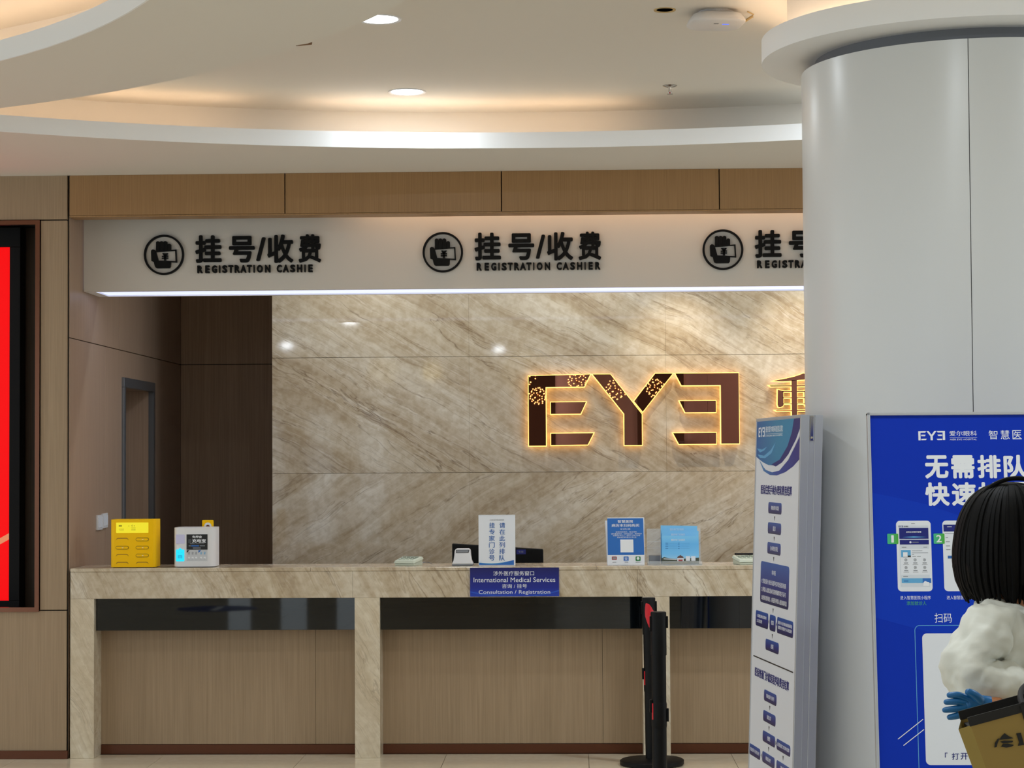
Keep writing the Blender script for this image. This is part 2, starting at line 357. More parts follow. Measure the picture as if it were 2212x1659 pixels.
# ------------------------------------------------------------------ veneered wall left of the bay, with the display niche
wf = thing('wall_front', 'oak veneer wall panels left of the counter bay', 'wall', kind='structure')
g = 0.003
FX0, FX1, FZ0, FZ1 = -4.62, -3.030, 0.822, 3.030       # outside of the copper frame
box('backing', FX1, XA - 0.004, D + 0.022, D + 0.05, 0, ZS, 'gap', wf); box('backing', -8, FX1, D + 0.022, D + 0.05, 0, FZ0, 'gap', wf)
box('backing', -8, FX1, D + 0.022, D + 0.05, FZ1, ZS, 'gap', wf); box('backing', -8, FX0, D + 0.022, D + 0.05, FZ0, FZ1, 'gap', wf)
for a in ((-8, -6.1, 3.034, ZS), (-6.094, -4.5, 3.034, ZS), (-4.494, XA - 0.010, 3.034, ZS), (FX1 + g, XA - 0.010, 0.832, 3.028), (-4.494, XA - 0.010, 0.045, 0.826), (-6.094, -4.5, 0.045, 0.818), (-8, -6.1, 0.045, ZS - 0.26), (-6.094, FX0 - g, 0.826, 3.028)):
    box('panel', a[0], a[1], D, D + 0.024, a[2], a[3], 'wood', wf, 0.0012, 1)
box('recess_side', FX1 + 0.0, FX1 + 0.012, D + 0.02, D + 0.40, FZ0, FZ1, 'recess', wf); box('recess_side', FX0 - 0.012, FX0, D + 0.02, D + 0.40, FZ0, FZ1, 'recess', wf)
box('recess_back', FX0, FX1, D + 0.38, D + 0.40, FZ0, FZ1, 'recess', wf); box('recess_top', FX0, FX1, D + 0.02, D + 0.40, FZ1, FZ1 + 0.012, 'gap', wf); box('recess_sill', FX0, FX1, D + 0.02, D + 0.40, FZ0 - 0.012, FZ0, 'recess', wf)
bb = box('baseboard_left', -8, XA + 0.0, D - 0.014, D + 0.01, 0, 0.045, 'kick', None, 0.002, 1); tag(bb, 'dark bronze baseboard under the oak wall', 'baseboard', kind='structure')
fr = thing('display_frame', 'mitred copper frame around the display niche in the oak wall', 'frame', ((FX0 + FX1) / 2, D, FZ0))
hx, hz, t = (FX1 - FX0) / 2, FZ1 - FZ0, 0.025
for nm, pts in (('top_rail', [(-hx, hz), (hx, hz), (hx - t, hz - t), (-hx + t, hz - t)]), ('bottom_rail', [(-hx, 0), (hx, 0), (hx - t, t), (-hx + t, t)]),
                ('stile', [(-hx, 0), (-hx + t, t), (-hx + t, hz - t), (-hx, hz)]), ('stile', [(hx, 0), (hx, hz), (hx - t, hz - t), (hx - t, t)])):
    prism(nm, pts, -0.012, 0.03, 'copper', fr)
dp = thing('led_display', 'tall red lit display with black bezel in copper framed niche', 'display', (-3.86, D + 0.24, FZ0 + 0.002))
hw = 0.652
box('housing', -hw, hw, 0.02, 0.12, 0, 2.195, 'black', dp, 0.004)
for a in ((-hw, hw, 0, 0.045), (-hw, hw, 2.082, 2.195), (-hw, -hw + 0.062, 0.045, 2.082), (hw - 0.062, hw, 0.045, 2.082)): box('bezel', a[0], a[1], 0.0, 0.03, a[2], a[3], 'bezel', dp, 0.002, 1)
scr = box('screen', -hw + 0.062, hw - 0.062, 0.012, 0.02, 0.045, 2.082, 'redled', dp)
xs = [(-0.59 + 1.18 * i / 24) for i in range(25)]
cv = [(x, 0.04 + 0.42 * ((x + 0.7) / 1.4) ** 2) for x in xs]
prism('screen_ribbon', cv + [(x, zz + 0.026 + 0.01 * i / 24) for i, (x, zz) in reversed(list(enumerate(cv)))], 0.0115, 0.0122, 'gold_led', scr)

# ------------------------------------------------------------------ bay: side wall, back wall, lid, header
wl = thing('wall_left', 'oak veneer side wall of the counter bay with joints', 'wall', kind='structure')
DY0, DY1, DZ = 13.03, 14.00, 2.195
box('backing', XA - 0.06, XA - 0.022, D + 0.06, DY0, 0, ZS, 'gap', wl); box('backing', XA - 0.06, XA - 0.022, DY1, 15.02, 0, ZS, 'gap', wl); box('backing', XA - 0.06, XA - 0.022, DY0, DY1, DZ, ZS, 'gap', wl)
for y0, y1, z0, z1 in ((D + 0.024, 12.962, 2.367, ZS), (12.966, 13.958, 2.367, ZS), (13.962, 14.985, 2.367, ZS), (D + 0.024, 12.578, 0, 2.362), (12.582, DY0, 0, 2.362), (DY0, 13.958, DZ, 2.362), (13.962, DY1, DZ, 2.362), (DY1 + 0.002, 14.985, 0, 2.362)):
    box('panel', XA - 0.024, XA, y0, y1, z0, z1, 'wood_side', wl, 0.0008, 1)
dr = thing('door_1', 'grey steel doorway in the oak side wall behind the counter', 'door', (XA, (DY0 + DY1) / 2, 0), kind='structure')
hh = (DY1 - DY0) / 2
box('frame_jamb', -0.02, 0.016, -hh, -hh + 0.055, 0, DZ - 0.0622, 'steel', dr, 0.002, 1); box('frame_jamb', -0.02, 0.016, hh - 0.055, hh, 0, DZ - 0.0622, 'steel', dr, 0.002, 1); box('frame_head', -0.02, 0.0165, -hh, hh, DZ - 0.062, DZ, 'steel', dr, 0.002, 1)
box('reveal_panel', -0.20, -0.02, hh - 0.055, hh - 0.03, 0, DZ - 0.06, 'wood_side', dr); box('reveal_panel', -0.20, -0.02, -hh + 0.03, -hh + 0.055, 0, DZ - 0.06, 'wood_side', dr); box('reveal_head', -0.20, -0.02, -hh, hh, DZ - 0.06, DZ - 0.03, 'wood_side', dr)
box('inner_frame', -0.225, -0.195, hh - 0.085, hh - 0.05, 0, DZ - 0.06, 'steel', dr); box('inner_frame', -0.225, -0.195, -hh + 0.05, -hh + 0.085, 0, DZ - 0.06, 'steel', dr)
box('door_leaf', -0.26, -0.226, -hh, hh, 0, DZ, 'wood_dark', dr)
wb = thing('wall_back', 'dark smoked veneer back wall of the counter bay', 'wall', kind='structure')
box('panel', XA, -1.90, 14.99, 15.01, 0, 2.362, 'wood_dark', wb, 0.001, 1); box('panel', XA, -1.90, 14.99, 15.01, 2.367, ZS, 'wood_dark', wb, 0.001, 1); box('backing', XA - 0.06, -1.90, 15.01, 15.05, 0, ZS, 'gap', wb)
lid = box('ceiling_bay', XA - 0.06, XR + 0.1, D, 15.05, ZS, ZS + 0.05, 'paint'); tag(lid, 'plaster ceiling over the counter bay behind the sign', 'ceiling', kind='structure')
wr = box('wall_right', XR, XR + 0.05, D, 15.05, 0, ZS, 'wood_side'); tag(wr, 'oak side wall at the hidden right end of the bay', 'wall', kind='structure')
wfr = box('wall_front_right', XR + 0.05, 8, D, D + 0.05, 0, ZS, 'wood'); tag(wfr, 'oak wall right of the counter bay behind the column', 'wall', kind='structure')
wre = thing('wall_rear', 'plain beige lobby wall with tall glazed slots behind the viewpoint', 'wall', kind='structure'); M['rear'] = mat('rear_wall_paint', (150, 138, 122), 0.7)
edges = [-8, -5.3, -4.95, -4.5, -4.1, -3.65, -3.2, 2.2, 2.5, 8]
for i in range(0, len(edges), 2): box('pier', edges[i], edges[i + 1], -8.1, -8, 0, ZS, 'rear', wre)
for i in range(1, len(edges) - 1, 2): box('lintel', edges[i], edges[i + 1], -8.1, -8, 2.5, ZS, 'rear', wre)
hd = thing('trim_1', 'row of oak header panels above the white sign', 'trim', kind='structure')
seams = [XA + 0.001, -1.640, -0.4175, 0.805, 2.03, 3.25, XR]
for a, c in zip(seams, seams[1:]): box('panel', a + 0.003, c - 0.003, D, D + 0.05, 3.056, ZS, 'wood_warm_lit', hd, 0.001, 1)  # same oak, coloured more orange to paint in the warm cove glow
box('bottom_return', XA + 0.003, XR, D + 0.004, D + 0.14, 3.046, 3.0545, 'wood_warm_lit', hd); box('backing', XA, XR, D + 0.05, D + 0.07, 3.06, ZS, 'gap', hd)
box('light_strip', -1.25, XR - 0.2, D + 0.235, D + 0.250, 3.225, 3.237, 'cove2', hd)

# ------------------------------------------------------------------ stone feature wall
ms = thing('wall_stone', 'polished beige marble feature wall of large veined slabs', 'wall', kind='structure')
box('core', -1.965, XR, MY + 0.008, 15.0, 0, ZS, mat('slab_joint', (120, 102, 80), 0.7), ms)
cols = [-1.970, -0.695, 0.571, 1.836, 3.10, XR]; rows = [0.0, 0.836, 1.580, 2.327, 3.072, ZS]
for i in range(len(cols) - 1):
    for j in range(len(rows) - 1):
        box('slab', cols[i] + 0.0003, cols[i + 1] - 0.0003, MY, MY + 0.0085, rows[j] + 0.0012, rows[j + 1] - 0.0012, 'm_wall2' if j <= 1 else 'm_wall', ms, 0.0008, 1)
for k, (x, tx) in enumerate(((0.66, 0.66), (1.40, 1.42), (2.3, 2.3))):
    sl = thing('wall_washer_spot', ['brass spotlight above the marble wall nearest the sign centre', 'brass spotlight above the marble wall beside the column', 'brass spotlight above the marble hidden behind the column'][k], 'spotlight', (x, MY - 0.62, ZS), group='spotlights washing the marble wall')
    MB().lathe([(0.045, -0.002), (0.05, -0.01), (0.05, -0.02), (0.032, -0.05), (0.032, -0.14), (0.028, -0.15)], n=20).build('housing', 'chrome', sl, smooth=True)
    MB().lathe([(0.0, -0.1505), (0.026, -0.1505), (0.026, -0.1495)], n=20).build('lens', 'spotglow', sl)
    spot('spot_lamp', (0, 0, -0.16), (tx - x, 0.60, -1.20), 44, (1.0, 0.85, 0.63), 62, 1.0, 0.018, sl)

# ------------------------------------------------------------------ white sign box over the counter
FY = 12.0; FB = 2.652
sg = thing('sign_fascia', 'long white sign box with black registration cashier lettering over the counter', 'sign', (0, FY, FB))
box('front_panel', XA + 0.004, XR - 0.01, 0, 0.012, 0, ZS - FB - 0.002, 'white', sg, 0.001, 1)
box('back_panel', XA + 0.004, XR - 0.01, 0.40, 0.412, 0, ZS - FB - 0.002, 'white', sg)
for a in ((XA + 0.004, XR - 0.01, 0.012, 0.045), (XA + 0.004, XR - 0.01, 0.375, 0.40), (XA + 0.004, XA + 0.065, 0.045, 0.375)): box('bottom_panel', a[0], a[1], a[2], a[3], 0, 0.012, 'lit_white', sg)
box('glow_face', XA + 0.065, XR - 0.02, 0.125, 0.375, 0.008, 0.016, 'trim_glow', sg); box('light_panel', XA + 0.065, XR - 0.02, 0.045, 0.125, 0.008, 0.016, 'cool', sg)  # lavender underside trim made to glow in place of light falling on it
def sign_group(x0, english):
    """x0 = left edge of the round emblem; everything else is measured from it"""
    R = 0.117; cx, cz = x0 + R, 2.8605 - FB
    em = thing_part('emblem', sg)
    mb = MB(); n = 64
    mb.add([(cx + r * math.cos(2 * PI * i / n), yy, cz + r * math.sin(2 * PI * i / n)) for r, yy in ((R, -0.02), (R - 0.0115, -0.02), (R - 0.0115, 0), (R, 0)) for i in range(n)],
           [(q * n + i, q * n + (i + 1) % n, ((q + 1) % 4) * n + (i + 1) % n, ((q + 1) % 4) * n + i) for q in range(4) for i in range(n)])
    mb.build('ring', 'letter', em)
    k = 2 * R / 1235.0                                   # emblem drawing units
    P = lambda pts: [(cx + (px - 773) * k, cz - (py - 848) * k) for px, py in pts]
    for fx0, fx1, top in ((532, 642, 428), (648, 758, 428), (764, 878, 428), (884, 992, 510)):
        r = (fx1 - fx0) / 2
        prism('finger', P([(fx0, 735)] + [(fx0 + r - r * math.cos(PI * i / 8), top + r * 0.75 - r * 0.75 * math.sin(PI * i / 8)) for i in range(9)] + [(fx1, 735)]), -0.02, 0, 'letter', em)
    prism('palm', P([(378, 750), (388, 705), (435, 678), (490, 695), (528, 745), (608, 1030), (985, 1060), (990, 1080), (980, 1215), (950, 1260), (560, 1260), (515, 1235), (490, 1180), (465, 1070), (390, 1035)]), -0.02, 0, 'letter', em)
    for q in ([(528, 735), (1155, 690), (1155, 725), (528, 765)], [(1118, 722), (1155, 690), (1175, 1090), (1135, 1060)], [(600, 1020), (1135, 1050), (1175, 1090), (985, 1075), (600, 1045)]): prism('banknote_edge', P(q), -0.018, 0, 'letter', em)
    for q in ([(715, 795), (790, 790), (822, 850), (800, 905), (770, 880)], [(895, 795), (820, 795), (785, 870), (810, 905), (850, 880)], [(775, 880), (838, 880), (838, 1018), (775, 1018)], [(708, 875), (898, 870), (898, 905), (708, 910)], [(706, 935), (898, 930), (898, 965), (706, 970)]): prism('yen_stroke', P(q), -0.016, 0, 'letter', em)
    # characters
    o = x0 + 2.508
    for ch, a, c, lo, hi in (('挂', -2.208, -2.055, 2.812, 2.972), ('号', -2.012, -1.862, 2.812, 2.966), ('/', -1.853, -1.799, 2.819, 2.957), ('收', -1.789, -1.638, 2.808, 2.972), ('费', -1.607, -1.476, 2.808, 2.972)):
        text('character', ch, o + a, o + c, lo - FB, hi - FB, 0, 'letter', sg, bold=0.028, depth=0.02)
    full = [('R', .0, .030), ('E', .046, .072), ('G', .084, .114), ('I', .126, .133), ('S', .145, .174), ('T', .180, .209), ('R', .217, .247), ('A', .251, .285), ('T', .288, .317), ('I', .327, .334), ('O', .347, .381), ('N', .394, .425), ('C', .462, .492), ('A', .498, .532), ('S', .540, .569), ('H', .580, .610), ('I', .623, .630), ('E', .646, .671), ('R', .684, .714)]
    for ch, a, c in full[:len(english)]:
        text('letter', ch, o - 2.196 + a, o - 2.196 + c, 2.752 - FB, 2.797 - FB, 0, 'letter', sg, bold=0.045, depth=0.02)
def thing_part(name, parent):
    o = bpy.data.objects.new(name, None); COL.objects.link(o); o.parent = parent; return o
sign_group(-2.508, 'REGISTRATIONCASHIE'); sign_group(-0.887, 'REGISTRATIONCASHIER'); sign_group(0.728, 'REGISTRATIONCASHIER')

# ------------------------------------------------------------------ back-lit letters on the stone wall
es = thing('illuminated_sign', 'copper mirror letters with glowing yellow edges on the marble wall', 'sign', (0, MY, 0))
yf, yb = -0.060, -0.034
def stroke(name, pts, parent):
    s = prism(name, pts, yf, yb, 'mirror', parent)
    prism('light_edge', offset_poly(pts, 0.0042), yb, yb + 0.012, 'halo', s)
    prism('standoff_back', offset_poly(pts, -0.012), yb + 0.012, -0.012, 'gap', s)
    return s
E1 = [(-0.311, 2.197), (0.085, 2.204), (0.046, 2.126), (-0.201, 2.124), (-0.201, 1.749), (-0.311, 1.749)]
stroke('letter_stroke', E1, es)
stroke('letter_stroke', [(-0.169, 2.027), (0.057, 2.027), (0.022, 1.952), (-0.169, 1.952)], es)
stroke('letter_stroke', [(-0.169, 1.827), (0.104, 1.828), (0.066, 1.754), (-0.169, 1.752)], es)
stroke('letter_stroke', [(0.100, 2.204), (0.214, 2.204), (0.413, 1.947), (0.413, 1.749), (0.300, 1.749), (0.300, 1.950)], es)
stroke('letter_stroke', [(0.500, 2.206), (0.613, 2.206), (0.419, 1.962), (0.364, 2.030)], es)
stroke('letter_stroke', [(0.629, 2.206), (1.033, 2.206), (1.033, 1.755), (0.918, 1.755), (0.918, 2.129), (0.668, 2.129)], es)
stroke('letter_stroke', [(0.654, 2.030), (0.886, 2.030), (0.886, 1.956), (0.690, 1.956)], es)
stroke('letter_stroke', [(0.611, 1.825), (0.886, 1.826), (0.886, 1.754), (0.648, 1.754)], es)
# next character of the name, mostly behind the column and banner
ZX = lambda px, py: (1.2246 + (px - 255) / 11.85 * 0.002982, 2.126 - (py - 627) / 11.85 * 0.002982)
zp = lambda l: [ZX(*q) for q in l]
stroke('character_stroke', zp([(350, 520), (500, 490), (700, 455), (900, 410), (1040, 365), (1125, 330), (1250, 345), (1330, 400), (1330, 455), (1150, 490), (1000, 500), (820, 520), (600, 530)]), es)
stroke('character_stroke', zp([(830, 500), (965, 500), (965, 1500), (830, 1500)]), es)
for x0, x1, y0, y1 in ((265, 1560, 630, 660), (600, 1200, 775, 800), (600, 1200, 935, 958), (600, 1200, 1092, 1112), (410, 1420, 1262, 1285), (200, 1600, 1480, 1510)):
    for a, c in ((x0, 828), (967, x1)): stroke('character_stroke', zp([(a, y0), (c, y0), (c, y1), (a + (40 if a == x0 and x0 < 500 else 0), y1)]), es)
stroke('character_stroke', zp([(480, 735), (620, 780), (622, 1130), (600, 1165), (540, 1185), (490, 1180), (470, 1120)]), es)
stroke('character_stroke', zp([(1150, 770), (1300, 740), (1310, 1130), (1270, 1180), (1190, 1175), (1155, 1120)]), es)

# ------------------------------------------------------------------ counter
ct = thing('reception_counter', 'long marble reception counter with oak fronts and black glass strips', 'counter', (0, D, 0))
TOPZ = 1.063
tops = [XA + 0.012, -1.50, 0.10, 1.70, 3.1, XR - 0.01]
for a, c in zip(tops, tops[1:]): box('ledge_slab', a, c - 0.0006, -0.004, 0.42, TOPZ - 0.02, TOPZ, 'm_counter', ct, 0.003)
fr_x = [XA + 0.012, -1.263, 0.33, 1.93, XR - 0.01]
for a, c in zip(fr_x, fr_x[1:]): box('front_slab', a, c - 0.0008, 0, 0.03, 0.893, TOPZ - 0.0206, 'm_counter', ct, 0.001, 1)
box('carcass', XA + 0.012, XR - 0.01, 0.20, 0.40, 0.0, TOPZ - 0.021, 'gap', ct)
posts = [(XA + 0.012, -2.721), (-1.253, -1.112), (0.356, 0.506), (1.965, 2.115), (3.58, 3.73)]
for a, c in posts: box('post', a, c, 0, 0.20, 0, 0.8925, 'm_post', ct, 0.0015, 1)
for (a0, a1), (b0, b1) in zip(posts, posts[1:] + [(XR - 0.01, 0)]):
    x0, x1 = a1, b0
    box('glass_strip', x0 + 0.002, x1 - 0.002, 0.045, 0.195, 0.711, 0.8925, 'glass_black', ct, 0.0015, 1)
    sm = x0 + (x1 - x0) * (0.848 if a0 > -2 else 0.835)
    box('front_panel', x0, sm - 0.0008, 0.182, 0.20, 0.056, 0.711, 'wood', ct, 0.0006, 1); box('front_panel', sm + 0.0008, x1, 0.182, 0.20, 0.056, 0.711, 'wood', ct, 0.0006, 1)
    box('kick_plate', x0, x1, 0.176, 0.20, 0, 0.054, 'kick', ct, 0.001, 1)
dk = thing('staff_desk', 'white staff desk hidden behind the marble counter', 'desk', (0, D, 0))
box('desk_top', XA + 0.02, XR - 0.02, 0.44, 1.02, 0.71, 0.74, 'white', dk, 0.002)
for x in (-2.7, -1.1, 0.5, 2.1, 3.9): box('desk_leg', x - 0.02, x + 0.02, 0.50, 0.96, 0, 0.71, 'white', dk)
sb = thing('counter_sign', 'dark blue bilingual service sign fixed to the counter front', 'sign', (-0.357, D - 0.0045, 0.897))
box('board', -0.248, 0.249, -0.006, 0.0, 0, 0.160, gradient('counter_sign_print', [(0.0, (24, 62, 178)), (0.3, (20, 36, 140)), (1.0, (16, 20, 92))], 2, 0.0, 0.16), sb, 0.001, 1)
text('lettering', '涉外医疗服务窗口', -0.118, 0.110, 0.116, 0.142, -0.006, 'wink', sb); text('lettering', 'International Medical Services', -0.228, 0.228, 0.080, 0.106, -0.006, 'wink', sb)
text('lettering', '咨询 / 挂号', -0.070, 0.070, 0.046, 0.070, -0.006, 'wink', sb); text('lettering', 'Consultation / Registration', -0.200, 0.199, 0.009, 0.036, -0.006, 'wink', sb)
prism('wave', [(-0.248, 0.030), (-0.19, 0.018), (-0.10, 0.008), (0.0, 0.003), (0.0, 0.0005), (-0.12, 0.004), (-0.20, 0.013), (-0.248, 0.024)], -0.0064, -0.006, 'poster2', sb)
prism('wave', [(0.249, 0.036), (0.20, 0.022), (0.14, 0.010), (0.06, 0.002), (0.12, 0.0015), (0.20, 0.016), (0.249, 0.029)], -0.0064, -0.006, 'poster2', sb)

# ------------------------------------------------------------------ things on the counter
def face(name, label, cat, x, y, rz=0, lean=0.0, group=None): return thing(name, label, cat, (x, y, TOPZ), (-lean, 0, rz), group)
# yellow power bank station
ys = face('power_bank_station', 'yellow power bank rental box with lit panel on the counter', 'charger', -2.513, 11.715)
MB().flatprism([(x, y) for x, y in rrect(-0.128, 0.128, 0, 0.155, 0.022)], 0.004, 0.272).build('body', 'yellow', ys, smooth=True)
MB().flatprism(rrect(-0.118, 0.118, 0.008, 0.147, 0.02), 0, 0.005).build('base', 'black', ys)
q = 0.272 / 885; X = lambda v: -0.128 + (v - 105) * q; Z = lambda v: 0.272 - (v - 195) * q
pn = prism('lit_panel', rrect(X(212), X(808), Z(440), Z(250), 0.003), -0.0012, 0.003, 'yellow_lit', ys)
for a, b, c, d in ((262, 330, 295, 325), (330, 372, 298, 322), (262, 365, 366, 372), (275, 355, 385, 392), (440, 478, 308, 318), (545, 580, 305, 318), (495, 580, 344, 354), (495, 580, 378, 390), (440, 475, 350, 385)):
    if b - a > 60 or d - c < 14:
        for i in range(int((b - a) // 20)): prism('print_mark', [(X(a + i * 20), Z(d)), (X(a + i * 20 + 14), Z(d)), (X(a + i * 20 + 14), Z(c)), (X(a + i * 20), Z(c))], -0.0016, -0.0011, 'yellow_ink', pn)
prism('print_mark', circle(X(510), Z(308), 0.0048, 16), -0.0016, -0.0011, 'yellow_ink', pn); prism('print_mark', circle(X(510), Z(308), 0.0034, 16), -0.0018, -0.0011, 'yellow_lit', pn)
for r, yy in enumerate((560, 710, 855, 1000)):
    for cidx, (a, b) in enumerate(((205, 445), (575, 815))):
        if (r, cidx) in ((0, 1), (1, 0), (1, 1), (2, 1)):
            sl = prism('slot', rrect(X(a), X(b), Z(yy + 31), Z(yy - 31), 0.0092), -0.0008, 0.004, 'yellow_ink', ys)
            MB().prism(rrect(X(a + 9), X(b - 9), Z(yy + 22), Z(yy - 22), 0.0065), -0.006, 0.003).build('power_bank_end', 'yellow', sl, 0.001, 2)
            prism('contact', rrect(X(a + 118), X(a + 146), Z(yy + 5), Z(yy - 3), 0.001), -0.0066, -0.005, 'wink', sl)
        else:  # empty slots: shade under the upper edge painted as a dark crescent
            mb = MB(); mb.prism([(X(a), Z(yy + 16)), (X(a + 16), Z(yy - 18)), (X(a + 40), Z(yy - 30)), (X(b - 40), Z(yy - 30)), (X(b - 16), Z(yy - 18)), (X(b), Z(yy + 16)), (X(b - 20), Z(yy - 4)), (X(b - 44), Z(yy - 14)), (X(a + 44), Z(yy - 14)), (X(a + 20), Z(yy - 4))], -0.0008, 0.004)
            mb.build('slot', 'slot_shade', ys)
# white power bank station
wsn = face('power_bank_station', 'white power bank rental box with black poster and cyan light on the counter', 'charger', -2.170, 11.73)
MB().flatprism(rrect(-0.118, 0.118, 0, 0.19, 0.045, 7), 0.004, 0.224).build('body', 'wplastic', wsn, smooth=True)
MB().flatprism(rrect(-0.106, 0.106, 0.012, 0.178, 0.04, 7), 0, 0.005).build('base', 'black', wsn)
q = 0.224 / 720; X = lambda v: -0.118 + (v - 1228) * q; Z = lambda v: 0.224 - (v - 340) * q
R4 = lambda a, b, c, d: [(X(a), Z(d)), (X(b), Z(d)), (X(b), Z(c)), (X(a), Z(c))]
prism('sticker', rrect(X(1280), X(1440), Z(630), Z(465), 0.003), -0.0012, 0.02, mat('lilac_sticker', (206, 204, 236), 0.4), wsn)
pb = prism('poster_print', R4(1475, 1858, 462, 740), -0.0012, 0.002, 'ink', wsn)
text('lettering', '免押金', X(1580), X(1756), Z(530), Z(482), -0.0012, 'wink', pb, bold=0.02); text('lettering', '充电宝', X(1578), X(1828), Z(612), Z(545), -0.0012, 'wink', pb, bold=0.03)
text('lettering', '扫码', X(1508), X(1560), Z(575), Z(552), -0.0012, 'gink', pb); text('lettering', '即用', X(1508), X(1560), Z(612), Z(588), -0.0012, 'gink', pb)
for a, b, c, d, mm in ((1535, 1625, 626, 636, 'gink'), (1640, 1800, 628, 634, 'gink'), (1515, 1555, 662, 676, 'gink'), (1562, 1702, 658, 680, 'blue_print'), (1715, 1810, 662, 676, 'gink'), (1590, 1735, 700, 712, 'gink'), (1595, 1735, 720, 728, 'gink')): prism('print_mark', R4(a, b, c, d), -0.0016, -0.001, mm, pb)
lp = prism('price_print', R4(1475, 1855, 742, 940), -0.0012, 0.002, 'fill_silver', wsn); lp.data.materials[0] = mat('pale_print', (200, 202, 206), 0.4)
prism('print_mark', [(X(1478), Z(800)), (X(1478), Z(748)), (X(1530), Z(748))], -0.0016, -0.001, 'ink', lp); prism('print_mark', [(X(1692), Z(800)), (X(1692), Z(748)), (X(1745), Z(748))], -0.0016, -0.001, 'blue_print', lp)
for a, mm in ((1505, 'gink'), (1570, 'gink'), (1635, 'gink'), (1725, 'sky'), (1790, 'sky')):
    prism('print_mark', R4(a, a + 34, 778, 792), -0.0016, -0.001, mm, lp); prism('print_mark', R4(a, a + 30, 806, 822), -0.0016, -0.001, mm, lp); prism('print_mark', R4(a - 4, a + 36, 868, 905), -0.0016, -0.001, 'wink', lp); prism('print_mark', R4(a, a + 22, 902, 908), -0.0017, -0.001, 'gink', lp)
cy = prism('battery_light', rrect(X(1282), X(1435), Z(950), Z(735), 0.005), -0.0012, 0.02, 'cyan', wsn)
prism('light_cap', R4(1338, 1378, 712, 737), -0.0012, 0.02, 'cyan', cy)
for a, b, c, d in ((1320, 1328, 838, 895), (1385, 1393, 838, 895), (1338, 1376, 838, 843), (1338, 1343, 838, 895), (1371, 1376, 838, 895), (1352, 1360, 850, 895), (1320, 1326, 782, 792), (1388, 1394, 782, 792)): prism('print_mark', R4(a, b, c, d), -0.0016, -0.001, 'blue_print', cy)
yc = face('rental_card', 'yellow rounded card sticking up behind the white power bank box', 'card', -2.125, 11.725 + 0.20)
prism('card', rrect(-0.033, 0.033, 0, 0.262, 0.007), 0, 0.003, 'yellow', yc, 0.0006)
prism('logo', [(x, z) for x, z in circle(0, 0.226, 0.021, 28)], -0.0006, 0.0, 'wpaper', yc); prism('logo_mark', circle(0, 0.222, 0.012, 20), -0.001, -0.0004, 'copper', yc)
# caller keypads
def caller(label, x, y, rz, handset=False):
    k = face('caller_keypad', label, 'keypad', x, y, rz)
    MB().add([(-0.062, 0, 0), (0.062, 0, 0), (0.062, 0.10, 0), (-0.062, 0.10, 0), (-0.062, 0, 0.012), (0.062, 0, 0.012), (0.062, 0.10, 0.034), (-0.062, 0.10, 0.034)], [(3, 2, 1, 0), (4, 5, 6, 7), (0, 1, 5, 4), (1, 2, 6, 5), (2, 3, 7, 6), (3, 0, 4, 7)]).build('base', 'pale', k, 0.003)
    MB().add([(-0.068, -0.005, 0.013), (0.068, -0.005, 0.013), (0.068, 0.105, 0.035), (-0.068, 0.105, 0.035), (-0.062, 0.002, 0.030), (0.062, 0.002, 0.030), (0.062, 0.098, 0.050), (-0.062, 0.098, 0.050)], [(3, 2, 1, 0), (4, 5, 6, 7), (0, 1, 5, 4), (1, 2, 6, 5), (2, 3, 7, 6), (3, 0, 4, 7)]).build('cover', 'pale', k, 0.003)
    for i in range(4):
        for j in range(3):
            yy = 0.018 + 0.026 * j; zz = 0.030 + (yy - 0.002) * 0.208
            box('key', -0.05 + i * 0.026, -0.031 + i * 0.026, yy, yy + 0.019, zz, zz + 0.005, 'pale_d' if j else 'pale', k, 0.001, 1)
    return k
caller('pale green caller keypad on the ledge left of the card reader', -0.985, 11.80, -0.45)
ky = caller('pale green caller keypad beside the tall banner', 0.965, 11.76, 0.35)
pen = MB().tube([(0.885, 11.865, 1.118), (0.99, 11.858, 1.118)], [0.0052, 0.0052], 12).build('marker_pen', 'black', None, 0.001); tag(pen, 'black marker pen lying on the keypad by the banner', 'pen')
cb = MB().tube([(-0.905 + 0.075 * t, 11.86 + 0.02 * math.sin(3 * t), 1.067 + 0.012 * math.sin(PI * min(1, t * 0.97))) for t in [i / 12 for i in range(13)]], 0.0018, 8).build('cable', 'steel'); tag(cb, 'thin dark cable curling beside the left keypad', 'cable')
# card reader
cr = face('card_reader', 'white card reader with small dark window on the counter', 'card reader', -0.652, 11.745)
prof = [(-0.060, 0.010), (0.060, 0.010), (0.057, 0.018), (0.051, 0.030), (0.046, 0.060), (0.044, 0.085), (0.040, 0.094), (0.033, 0.097), (-0.033, 0.097), (-0.040, 0.094), (-0.044, 0.085), (-0.046, 0.060), (-0.051, 0.030), (-0.057, 0.018)]
MB().prism(prof, 0, 0.085).build('body', 'wplastic', cr, 0.006, 3, True)
MB().prism([(-0.058, 0), (0.058, 0), (0.0605, 0.010), (-0.0605, 0.010)], 0.002, 0.083).build('base', 'steel', cr, 0.002)
wn = prism('window', [(-0.036, 0.092), (0.040, 0.092), (0.034, 0.073), (-0.036, 0.073)], -0.0012, 0.004, 'ink', cr); prism('pane', [(-0.033, 0.0895), (0.036, 0.0895), (0.031, 0.0755), (-0.033, 0.0755)], -0.0016, 0.0, 'gink', wn)
